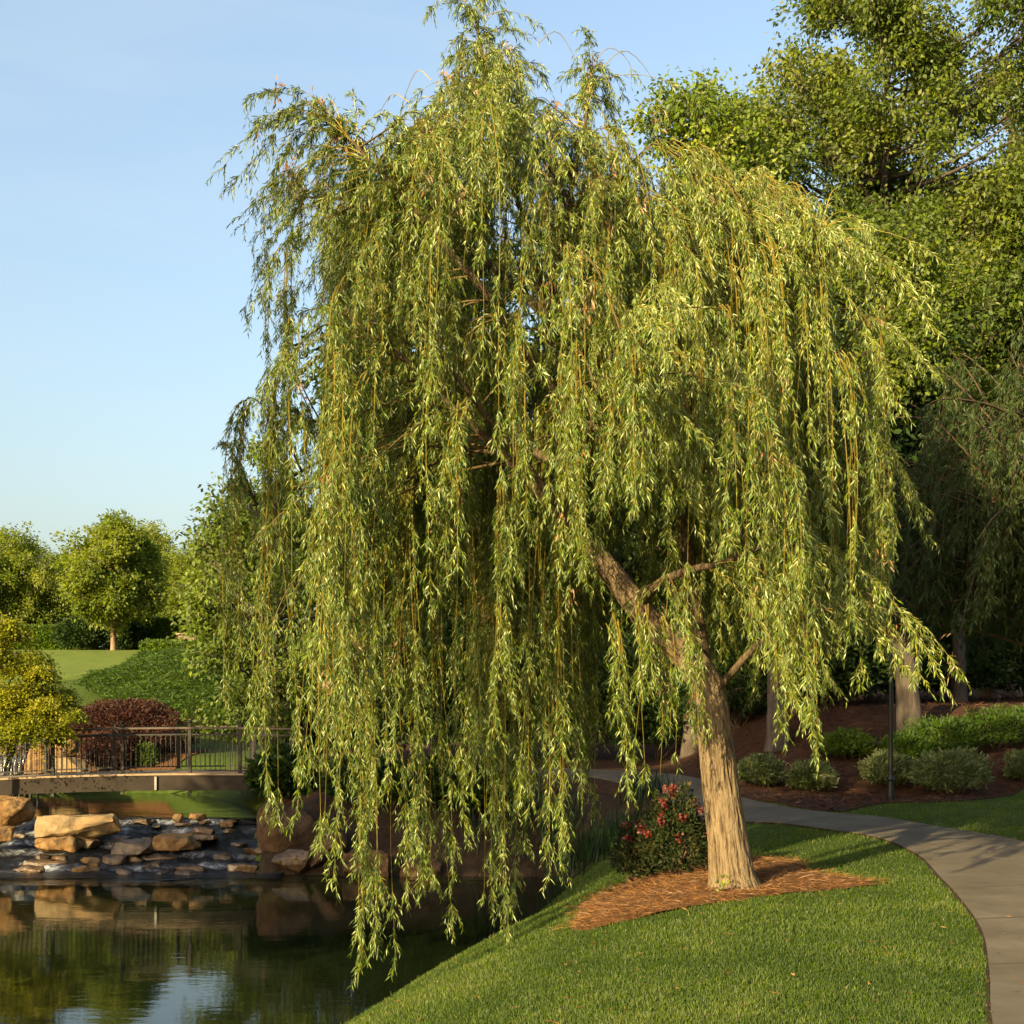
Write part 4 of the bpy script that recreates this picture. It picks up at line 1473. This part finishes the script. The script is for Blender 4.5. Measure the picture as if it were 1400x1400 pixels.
# behind the willow
x, y, h = px_tree(600, 36, 275)
SHADE = tree('shade_tree', 'dark leafy tree hidden behind the left half of the willow', x, y, h, 4.2, h * 0.25, 'dark_leaf', nclump=85, nleaf=360, leaf=(0.16, 0.3), clump=1.1, seed=5, trunk_r=0.25)
x, y, h = px_tree(368, 31, 590)
tree('young_tree', 'pale yellow green tree at the bridge end behind the willow strands', x, y, h, 2.35, h * 0.08, 'pale_leaf', nclump=110, nleaf=300, leaf=(0.10, 0.17), clump=0.62, seed=6, trunk_r=0.10)
# woodland filling in the right
for i, (px, D, ty, lab, mt, bk) in enumerate([
        (1062, 28.5, 420, 'grey trunked woodland tree just right of the willow trunk', 'dark_leaf', 'bark_grey'),
        (1178, 37, 350, 'sunlit tan trunked woodland tree left of the lamp post', 'broad_leaf', 'bark_tan'),
        (1352, 39, 300, 'woodland tree with pale trunk near the right edge', 'broad_leaf', 'bark_tan'),
        (820, 42, 380, 'woodland tree far behind the middle of the willow', 'dark_leaf', 'bark_grey'),
        (1290, 55, 330, 'distant woodland tree behind the shrub border', 'dark_leaf', 'bark_grey'),
        (980, 52, 350, 'distant woodland tree behind the willow trunk', 'dark_leaf', 'bark_grey'),
        (1480, 50, 250, 'distant woodland tree cut by the right frame edge', 'dark_leaf', 'bark_grey')]):
    x, y, h = px_tree(px, D, ty)
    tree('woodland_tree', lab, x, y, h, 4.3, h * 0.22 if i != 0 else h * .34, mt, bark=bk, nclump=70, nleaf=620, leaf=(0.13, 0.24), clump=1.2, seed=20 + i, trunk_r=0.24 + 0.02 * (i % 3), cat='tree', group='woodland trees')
# leaning trunk beside the lamp
x, y = (1246 - 700) / F * 28.4, 28.4
tree('leaning_tree', 'grey leaning tree standing right of the lamp post', x, y, 11.5, 3.4, 6.0, 'broad_leaf', nclump=55, nleaf=900, leaf=(0.085, 0.15), clump=0.9, seed=41, lean=(-0.13, 0.0), trunk_r=0.27)

# unseen trees: left two shade far bank, woodland; right two added to dim skylight
def copy_thing(src, loc, label):
    r = src.copy()
    C.objects.link(r)
    r.location = loc
    r['label'] = label
    for ch in src.children:
        c = ch.copy()
        C.objects.link(c)
        c.parent = r
        c.matrix_parent_inverse = ch.matrix_parent_inverse.copy()
    return r


for x, y, lab in ((-17.7, 9.0, 'tall broad leafed tree on the left pond bank opposite the willow'), (-13.6, 4.0, 'tall broad leafed tree on the near left pond bank'),
                  (14.0, 9.5, 'unseen tree added across the path to dim the skylight'), (9.5, -5.0, 'unseen tree added by the near path end to dim the skylight')):
    copy_thing(SHADE, (x, y, gz1(x, y)), lab)

# trees on the hill
for i, (px, D, ty, rr, lab) in enumerate([
        (25, 82, 728, 3.6, 'round dark green tree at the far left of the hill skyline'),
        (155, 62, 708, 2.45, 'small single trunked tree standing alone on the hill lawn'),
        (-50, 80, 735, 3.8, 'hill tree cut by the left frame edge'),
        (75, 86, 775, 2.6, 'low bushy tree in the dip of the hill skyline'),
        (212, 84, 728, 3.0, 'hill tree partly behind the lawn tree on the right'),
        (262, 80, 745, 3.0, 'darker hill tree next to the willow edge'),
        (330, 84, 730, 3.4, 'hill tree mostly hidden behind the willow strands')]):
    x, y, h = px_tree(px, D, ty)
    low = 0.04 if i != 1 else 0.17
    tree('hill_tree', lab, x, y, h, rr, h * low, 'far_leaf', bark='bark_tan', nclump=95, nleaf=560, leaf=(0.13, 0.23), clump=1.05 if i != 1 else 0.75, seed=60 + i, trunk_r=0.14, group='trees on the hill', flat_top=0.5)


def shrub(name, label, x, y, rx, ry, rz, mat, n=6000, leaf=(0.05, 0.09), aspect=0.5, seed=0, cat='shrub', group=None, up=0.2, z=None, lump=0.25, flowers=0, shell=0.45, stems=14, ratio=0.5):
    rng = np.random.default_rng(3000 + seed)
    z0 = gz1(x, y) if z is None else z
    t = thing(name, (x, y, z0), label, cat, group)
    st, lf = Geo(), Geo()
    for _ in range(stems):
        v = unit(rng.normal(size=3) + np.array([0, 0, 0.9]))
        e = np.array([x + v[0] * rx * .8, y + v[1] * ry * .8, z0 + abs(v[2]) * rz * 1.5 * .8])
        st.tube(spline([(x + rng.normal(0, .05), y + rng.normal(0, .05), z0 - .05), (np.array([x, y, z0]) + e) / 2 + rng.normal(0, .05, 3), e], 6), np.linspace(0.014, 0.005, 6), 4, cap=False)
    st.build('stem', M['stem'], t)
    v = unit(rng.normal(size=(n, 3)))
    v[:, 2] = np.abs(v[:, 2]) * np.where(rng.random(n) < 0.75, 1, -0.35)
    rr = shell + (1 - shell) * rng.random(n) ** 0.5
    lu = np.array([noise.noise(Vector(a * 2.1) + Vector((seed * 3.7, 1, 2))) + 0.6 * noise.noise(Vector(a * 5.0) + Vector((seed, 3, 2))) for a in v])
    rr = rr * (1 + lump * lu)
    c = np.array([x, y, z0 + rz * 0.55])
    p = c + v * rr[:, None] * np.array([rx, ry, rz * 0.95])
    p[:, 2] = np.maximum(p[:, 2], z0 + 0.03)
    d = unit(v * 0.8 + rng.normal(0, 0.6, (n, 3)) + np.array([0, 0, up]))
    nr = unit(v * 0.7 + rng.normal(0, 0.6, (n, 3)) + np.array([0, 0, .3]))
    s = unit(np.cross(d, nr))
    L = rng.uniform(*leaf, n)
    lf.leaves(p, d, s, L, L * ratio, droop=0.1, tint=np.clip(rng.normal(0.45, 0.2, n) + 0.25 * lu, 0, 1))
    lf.build('foliage', M[mat], t)
    if flowers:
        for _ in range(flowers):
            fl = Geo()
            q = unit(rng.normal(size=3) + np.array([0, -.5, .9]))
            q[2] = abs(q[2])
            ce = c + q * np.array([rx, ry, rz * .95]) * rng.uniform(.9, 1.08)
            k = int(rng.integers(14, 34))
            pp = ce + rng.normal(0, .022, (k, 3))
            d = unit(rng.normal(size=(k, 3)) + q)
            fl.leaves(pp, d, unit(np.cross(d, rng.normal(size=(k, 3)))), rng.uniform(.03, .05, k), rng.uniform(.025, .04, k), tint=rng.random(k))
            fl.build('flower', M['flower'], t)
    return t


def at(px, D):
    return (px - 700) / F * D, D


# planting round the bridge and hill
x, y = at(170, 37.0)
shrub('barberry_shrub', 'large mounded purple red barberry behind the bridge railing', x, y, 2.25, 1.3, 1.26, 'purple_leaf', n=30000, leaf=(0.06, 0.11), seed=1, lump=0.16, z=0.15)
x, y = at(146, 35.2)
shrub('barberry_shrub', 'small dark plum shrub at the foot of the large barberry', x, y, 0.75, 0.6, 0.75, 'purple_leaf', n=6000, leaf=(0.06, 0.10), seed=2, z=0.0)
x, y = at(200, 35.6)
shrub('bright_shrub', 'small bright green shrub seen through the railing by the barberry', x, y, 0.38, 0.35, 0.5, 'hedge_leaf', n=2200, leaf=(0.07, 0.12), seed=3, z=0.0)


def ornamental():
    x, y = at(14, 26.6)
    rng = np.random.default_rng(88)
    z0 = POOL - 0.1
    x = -11.4
    y = 27.4
    t = thing('ornamental_maple', (x, y, -0.2), 'golden green ornamental maple leaning over the bridge at the left edge', 'tree')
    st, lf = Geo(), Geo()
    for i in range(7):
        an = rng.uniform(0, 6.28)
        e = np.array([x + .9 * math.cos(an), y + .6 * math.sin(an), 2.4 + rng.uniform(-.6, .8)])
        st.tube(spline([(x - .3, y, -0.5), (x - .2 + .1 * math.cos(an), y, 0.8), e], 10), np.linspace(0.05, 0.012, 10), 6)
    st.build('trunk', M['stem'], t, smooth=True)
    # layered pads of foliage
    pads = [(18, 862, .34), (0, 850, .4), (40, 905, .5), (8, 900, .55), (-20, 880, .6), (62, 945, .42), (30, 950, .55), (88, 952, .30), (70, 985, .38), (38, 990, .5), (0, 950, .6), (-30, 940, .7), (96, 975, .22), (5, 1000, .45), (60, 920, .3), (-25, 1000, .5), (84, 1000, .22)]
    for px, py, r in pads:
        for q in range(3):
            D = y + rng.normal(0, .45)
            c = P(px + rng.normal(0, 7), py + rng.normal(0, 6), D)
            n = int(2300 * r)
            v = rng.normal(0, 1, (n, 3)) * np.array([.5, .5, .16]) * r
            p = c + v
            p[:, 2] -= 0.5 * (v[:, 0] ** 2 + v[:, 1] ** 2) / r
            d = unit(rng.normal(0, .6, (n, 3)) + v * np.array([1.6, 1.6, .5]) / r + np.array([0, 0, -.5]))
            nr = unit(rng.normal(0, .5, (n, 3)) + np.array([0, 0, 1]))
            L = rng.uniform(.05, .09, n)
            lf.leaves(p, d, unit(np.cross(d, nr)), L, L * .6, tint=np.clip(rng.normal(.5, .2, n) + .12 * rng.normal(), 0, 1))
    lf.build('crown', M['gold_leaf'], t)


ornamental()


def hedge(name, label, x0, x1, y0, y1, h, mat, n, leaf, seed, top='flat'):
    rng = np.random.default_rng(500 + seed)
    zc = gz1((x0 + x1) / 2, (y0 + y1) / 2)
    t = thing(name, ((x0 + x1) / 2, (y0 + y1) / 2, zc), label, 'hedge')
    lf = Geo()
    x = rng.uniform(x0, x1, n)
    y = rng.uniform(y0, y1, n)
    z = rng.uniform(0, h, n)
    f = rng.integers(0, 3, n)
    z = np.where(f == 0, h * (1 + 0.05 * vnoise(x, y, 1.2, seed)) + rng.normal(0, .04, n), z)
    y = np.where(f == 1, y0 + np.abs(rng.normal(0, .08, n)), y)
    sidex = rng.random(n) < .12
    x = np.where(sidex & (f == 2), x1 - np.abs(rng.normal(0, .08, n)), x)
    g0 = gz(x, y)
    p = np.stack([x, y, g0 + z], -1)
    d = unit(rng.normal(0, .7, (n, 3)) + np.array([0, -.3, .5]))
    nr = unit(rng.normal(0, .6, (n, 3)) + np.where(f[:, None] == 0, np.array([0, 0, 1.0]), np.array([0, -1.0, .3])))
    L = rng.uniform(*leaf, n)
    lf.leaves(p, d, unit(np.cross(d, nr)), L, L * .6, tint=np.clip(rng.normal(.45, .2, n), 0, 1))
    lf.build('foliage', M[mat], t)
    st = Geo()
    for xx in np.arange(x0 + .2, x1, .5):
        yy = (y0 + y1) / 2
        g_ = gz1(xx, yy)
        st.tube([(xx, yy, g_ - .05), (xx + .03, yy, g_ + h * .5), (xx, yy + .05, g_ + h * .9)], [.03, .02, .008], 5)
    st.build('stem', M['stem'], t)


x0, _ = at(-60, 67)
x1, _ = at(152, 67)
hedge('clipped_hedge', 'long clipped hedge behind the hill lawn left of the lone tree', x0, x1, 67, 68.4, 1.35, 'hedge_leaf', 16000, (.12, .22), 1)
x0, _ = at(165, 66)
x1, _ = at(272, 66)
hedge('clipped_hedge', 'clipped hedge rising right of the lone hill tree', x0, x1, 66, 67.2, 1.75, 'hedge_leaf', 11000, (.12, .22), 2)
x0, _ = at(190, 57)
x1, _ = at(325, 57)
hedge('clipped_hedge', 'bright flat topped hedge in front of the low brown wall', x0, x1, 57, 58.6, 0.75, 'hedge_leaf', 12000, (.09, .16), 3)
# bushes between the hedges
for i, (px, D, rx, rz, lab) in enumerate([(112, 65.2, 1.5, 1.3, 'dark rounded bush left of the lone hill tree trunk'), (178, 64.8, 0.9, 1.0, 'dark rounded bush right of the lone hill tree trunk')]):
    x, y = at(px, D)
    shrub('rounded_bush', lab, x, y, rx, 1.0, rz, 'dark_leaf', n=6000, leaf=(.12, .2), seed=10 + i)


def low_wall():
    x0, x1 = at(243, 60)[0], at(335, 60)[0]
    z = gz1((x0 + x1) / 2, 60)
    t = thing('garden_wall', ((x0 + x1) / 2, 60, z), 'low brown masonry wall with a pale cap behind the bright hedge', 'wall')
    g = Geo()
    zt = EYE - (868 - HY) / F * 60
    g.box(x0, x1, 60, 60.35, z - 0.4, zt)
    g.build('wall', M['brick'], t)
    g = Geo()
    g.box(x0 - .08, x1 + .08, 59.93, 60.42, zt + .002, zt + .09)
    g.build('cap', M['deck'], t)


low_wall()


def ground_cover():
    """mass of arching leaves on the slope above the barberry"""
    rng = np.random.default_rng(77)
    poly = [at(104, 46), at(150, 43), at(250, 41), at(345, 40), at(345, 56), at(305, 57), at(215, 57), at(190, 55), at(160, 51), at(128, 48.5)]
    N = 95000
    y = rng.uniform(39, 58, N)
    x = rng.uniform(-20, -7, N)
    k = in_poly(x, y, poly)
    x, y = x[k], y[k]
    n = len(x)
    z = gz(x, y) + 0.25 + 0.22 * vnoise(x, y, 0.8, 41) + 0.35 * np.clip(sd_poly(x, y, poly) * -0.6, 0, 1)
    th = rng.uniform(0, 6.28, n)
    d = unit(np.stack([np.cos(th), np.sin(th), rng.uniform(0.5, 1.6, n)], -1))
    nr = unit(rng.normal(0, .5, (n, 3)) + np.array([0, 0, 1]))
    g = Geo()
    L = rng.uniform(.22, .42, n)
    g.leaves(np.stack([x, y, z], -1), d, unit(np.cross(d, nr)), L, L * .12, droop=.35, tint=np.clip(rng.normal(.5, .2, n) + .15 * vnoise(x, y, .5, 4), 0, 1))
    tag(g.build('ground_cover', M['cover']), 'dense arching green ground cover on the hill slope above the barberry', 'ground cover', kind='stuff')


ground_cover()


# ------------------------------------------------------------------ planting near the willow and the woods edge
x, y = 1.72, 13.1
shrub('azalea_shrub', 'dark azalea with red blossoms beside the willow trunk', x, y, 0.38, 0.38, 0.66, 'azalea_leaf', n=4300, leaf=(.03, .065), seed=30, flowers=16, up=.4, lump=.3)
x, y = 1.38, 13.7
shrub('azalea_shrub', 'smaller azalea with few red blossoms on the pond side', x, y, 0.26, 0.28, 0.48, 'azalea_leaf', n=2200, leaf=(.035, .07), seed=31, flowers=6, up=.4, lump=.3)


def iris(label, x, y, n, h, seed, spread=.35):
    rng = np.random.default_rng(700 + seed)
    z0 = gz1(x, y)
    t = thing('iris_clump', (x, y, z0), label, 'plant', 'iris clumps on the far bank')
    g = Geo()
    p = np.stack([x + rng.normal(0, spread, n), y + rng.normal(0, spread, n), np.zeros(n)], -1)
    p[:, 2] = gz(p[:, 0], p[:, 1])
    for i in range(n):
        an = rng.uniform(0, 6.28)
        lean = rng.uniform(.05, .4)
        d = unit(np.array([math.cos(an) * lean, math.sin(an) * lean, 1]))
        L = h * rng.uniform(.6, 1.1)
        s = np.array([-math.sin(an), math.cos(an), 0]) * .012
        V = []
        for u in (0, .4, .75, 1):
            c = p[i] + d * L * u + np.array([math.cos(an), math.sin(an), -.6]) * (u ** 3) * L * .2
            w = (1 - u ** 2) + .05
            V += [c - s * w, c + s * w]
        g.add(V, [(0, 1, 3, 2), (2, 3, 5, 4), (4, 5, 7, 6)], rng.random())
    g.build('leaf_blades', M['iris_leaf'], t)


for i, (px, D, h, lab) in enumerate([(800, 23.0, .95, 'sword leaved iris clump nearest the pond corner'), (850, 22.6, .9, 'sword leaved iris clump left of the azalea'), (760, 24.0, .95, 'iris clump behind the willow strands on the far bank'), (880, 24.4, .8, 'iris clump below the shaded far path'), (700, 24.5, .9, 'iris clump on the far bank behind the middle strands'), (640, 24.8, .9, 'iris clump on the far bank left of the others')]):
    x, y = at(px, D)
    iris(lab, x, y, 170, h * 0.8, i, spread=.28)

for i, (px, D, rx, rz, mt, lab) in enumerate([
        (1110, 25.3, .47, .40, 'variegated_leaf', 'small rounded variegated shrub left of the lamp post'),
        (1300, 25.0, .78, .62, 'variegated_leaf', 'big spiky variegated shrub right of the lamp post'),
        (1216, 25.7, .58, .46, 'variegated_leaf', 'variegated shrub directly behind the lamp post foot'),
        (1158, 27.2, .62, .42, 'hedge_leaf', 'loose green shrub up the bank left of the lamp post'),
        (1402, 25.9, .40, .42, 'variegated_leaf', 'variegated shrub cut by the right frame edge'),
        (1040, 25.6, .5, .42, 'variegated_leaf', 'shaded variegated shrub just right of the willow trunk'),
        (1288, 27.4, .95, .55, 'cover', 'low spreading green shrub behind the spiky variegated shrub'),
        (1362, 27.8, 1.0, .62, 'cover', 'wide low green shrub on the bank near the right edge'),
        (1240, 27.0, .6, .42, 'cover', 'low green shrub at the foot of the leaning tree'),
        (1425, 28.0, .9, .7, 'cover', 'green bank shrub running out of the right frame edge')]):
    x, y = at(px, D)
    shrub('border_shrub', lab, x, y, rx, rx * .85, rz, mt, n=5200, leaf=(.06, .13), seed=40 + i, group='shrubs along the woodland border', up=.5, ratio=.28, lump=.35)
for i, (px, D, rx, rz, lab) in enumerate([
        (1130, 31, 1.6, 1.5, 'dark evergreen bush in deep shade between the trunks'),
        (1190, 33, 1.7, 1.7, 'dark evergreen bush behind the lamp post'),
        (1300, 35, 1.5, 1.6, 'bluish dark bush up the bank right of the leaning tree'),
        (1400, 37, 1.8, 1.8, 'dark bush at the top of the bank by the right edge'),
        (900, 33, 2.0, 2.3, 'dark bush behind the far path left of the willow trunk'),
        (780, 34, 2.2, 2.5, 'dark bush behind the far path in the middle'),
        (640, 33, 2.1, 2.4, 'dark bush behind the willow strands at the path bend'),
        (500, 32.5, 2.0, 2.2, 'dark bush near the right end of the bridge'),
        (1010, 32, 1.8, 2.0, 'dark bush behind the willow trunk'),
        (425, 32.7, 1.4, 1.6, 'dark bush next to the bridge railing end'),
        (500, 25.0, .8, .6, 'low dark bush on the far shore above the brown boulder'),
        (575, 24.9, .7, .6, 'low dark bush on the far shore above the low brown stone'),
        (650, 24.8, .8, .65, 'low dark bush on the far shore behind the middle willow bundles'),
        (395, 26.6, .8, .7, 'dark bush on the bank over the rust brown boulder')]):
    x, y = at(px, D)
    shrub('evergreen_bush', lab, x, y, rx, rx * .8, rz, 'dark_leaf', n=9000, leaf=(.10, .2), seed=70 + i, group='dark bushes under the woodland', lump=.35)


def far_wood():
    rng = np.random.default_rng(9)
    g = Geo()
    N = 60000
    a = rng.random(N)
    x = -8 + a * 75
    y = 62 + rng.uniform(0, 10, N) + 0.1 * x
    top = 9 + 4.0 * vnoise(x, y, .13, 51) + 2 * vnoise(x, y, .4, 52)
    z = gz(x, y) + rng.random(N) ** .8 * top
    d = unit(rng.normal(size=(N, 3)))
    L = rng.uniform(.5, .9, N)
    g.leaves(np.stack([x, y, z], -1), d, unit(np.cross(d, rng.normal(size=(N, 3)))), L, L * .7, tint=np.clip(rng.normal(.4, .2, N), 0, 1))
    tag(g.build('far_wood', M['dark_leaf']), 'dark mass of far woodland foliage behind the trees on the right', 'woodland', kind='stuff')


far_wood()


# ------------------------------------------------------------------ lamp post and small things
def lamp():
    x, y = at(1218, 23.9)
    z = gz1(x, y) + .03
    t = thing('lamp_post', (x, y, z), 'black metal lamp post standing at the edge of the woodland mulch', 'lamp post')
    g = Geo()
    prof = [(0, .085), (.04, .085), (.05, .07), (.35, .062), (.38, .075), (.42, .055), (.46, .048), (2.0, .042), (3.3, .036)]
    g.tube([(x, y, z + a) for a, b in prof], [b for a, b in prof], 16)
    g.build('pole', M['lamp_black'], t, smooth=False)
    g = Geo()
    prof = [(3.3, .03), (3.34, .09), (3.37, .09), (3.40, .11), (3.42, .11)]
    g.tube([(x, y, z + a) for a, b in prof], [b for a, b in prof], 12)
    prof = [(3.78, .17), (3.80, .19), (3.86, .13), (3.93, .06), (3.97, .02), (4.02, .025), (4.05, .005)]
    g.tube([(x, y, z + a) for a, b in prof], [b for a, b in prof], 12)
    for k in range(4):
        an = k * math.pi / 2 + .4
        g.tube([(x + .105 * math.cos(an), y + .105 * math.sin(an), z + 3.41), (x + .165 * math.cos(an), y + .165 * math.sin(an), z + 3.79)], [.008, .008], 4)
    g.build('lantern_frame', M['lamp_black'], t)
    g = Geo()
    g.tube([(x, y, z + 3.421), (x, y, z + 3.779)], [.095, .15], 12)
    g.build('lamp_glass', M['glass'], t)


lamp()


def sprout():
    x, y = 1.95, 11.62
    z = gz1(x, y) + .06
    rng = np.random.default_rng(4)
    g = Geo()
    n = 26
    p = np.array([x, y, z]) + rng.normal(0, 1, (n, 3)) * np.array([.03, .03, .05]) + np.array([0, 0, .08])
    d = unit(rng.normal(size=(n, 3)) + np.array([0, 0, .8]))
    g.leaves(p, d, unit(np.cross(d, rng.normal(size=(n, 3)))), rng.uniform(.04, .07, n), rng.uniform(.02, .03, n))
    tag(g.build('weed_sprout', M['maple_leaf']), 'tiny bright green sprout in the pine straw at the trunk foot', 'plant')


sprout()

# ------------------------------------------------------------------ light, sky, camera
SUN_EL = math.radians(20.0)
SUN_AZ = math.radians(38.0)      # behind the camera, to its left
sx, sy = -math.sin(SUN_AZ), -math.cos(SUN_AZ)
dirv = Vector((sx * math.cos(SUN_EL), sy * math.cos(SUN_EL), math.sin(SUN_EL)))
ld = bpy.data.lights.new('sun', 'SUN')
ld.energy = 5.0
ld.angle = math.radians(0.5)
ld.color = (1.0, 0.80, 0.42)
lo = bpy.data.objects.new('sun', ld)
lo.rotation_euler = dirv.to_track_quat('Z', 'Y').to_euler()
lo.location = dirv * 50
C.objects.link(lo)

w = bpy.data.worlds.new('World')
bpy.context.scene.world = w
w.use_nodes = True
wt = w.node_tree
wt.nodes.clear()
wo_ = wt.nodes.new('ShaderNodeOutputWorld')
bg = wt.nodes.new('ShaderNodeBackground')
sk = wt.nodes.new('ShaderNodeTexSky')
sk.sky_type = 'NISHITA'
sk.sun_disc = False
sk.sun_elevation = SUN_EL
# Nishita: rotation 0 puts the sun toward +Y, turning clockwise seen from above
sk.sun_rotation = math.atan2(sx, sy) % (2 * math.pi)
sk.air_density = 1.4
sk.dust_density = 4.8
sk.ozone_density = 2.0
bg.inputs['Strength'].default_value = 0.11
# a trace of thin high cloud in the sky
tc = wt.nodes.new('ShaderNodeTexCoord')
mpg = wt.nodes.new('ShaderNodeMapping')
mpg.inputs['Scale'].default_value = (1.6, 1.6, 9.0)
wt.links.new(tc.outputs['Generated'], mpg.inputs[0])
cn = wt.nodes.new('ShaderNodeTexNoise')
cn.inputs['Scale'].default_value = 1.7
cn.inputs['Detail'].default_value = 6.0
cn.inputs['Distortion'].default_value = 0.6
wt.links.new(mpg.outputs[0], cn.inputs['Vector'])
cr = wt.nodes.new('ShaderNodeMapRange')
cr.inputs[1].default_value = 0.42
cr.inputs[2].default_value = 0.78
cr.inputs[3].default_value = 0.12
cr.inputs[4].default_value = 0.38
wt.links.new(cn.outputs[0], cr.inputs[0])
cm = wt.nodes.new('ShaderNodeMix')
cm.data_type = 'RGBA'
wt.links.new(cr.outputs[0], cm.inputs[0])
wt.links.new(sk.outputs[0], cm.inputs[6])
cm.inputs[7].default_value = (2.2, 2.55, 2.85, 1)
wt.links.new(cm.outputs[2], bg.inputs[0])
wt.links.new(bg.outputs[0], wo_.inputs[0])

cam = bpy.data.cameras.new('camera')
cam.sensor_fit = 'HORIZONTAL'
cam.sensor_width = 36.0
cam.lens = 36.0 * F / 1400.0
cam.shift_y = (HY - 700.0) / 1400.0
cam.clip_end = 2000
co_ = bpy.data.objects.new('camera', cam)
co_.location = (0, 0, EYE)
co_.rotation_euler = (math.radians(90), 0, 0)
C.objects.link(co_)
sc = bpy.context.scene
sc.camera = co_
sc.view_settings.view_transform = 'Standard'
sc.view_settings.look = 'None'
sc.view_settings.exposure = 1.60
sc.view_settings.gamma = 1.0
sc.cycles.max_bounces = 8
sc.cycles.diffuse_bounces = 4
sc.cycles.transmission_bounces = 6
sc.cycles.transparent_max_bounces = 8
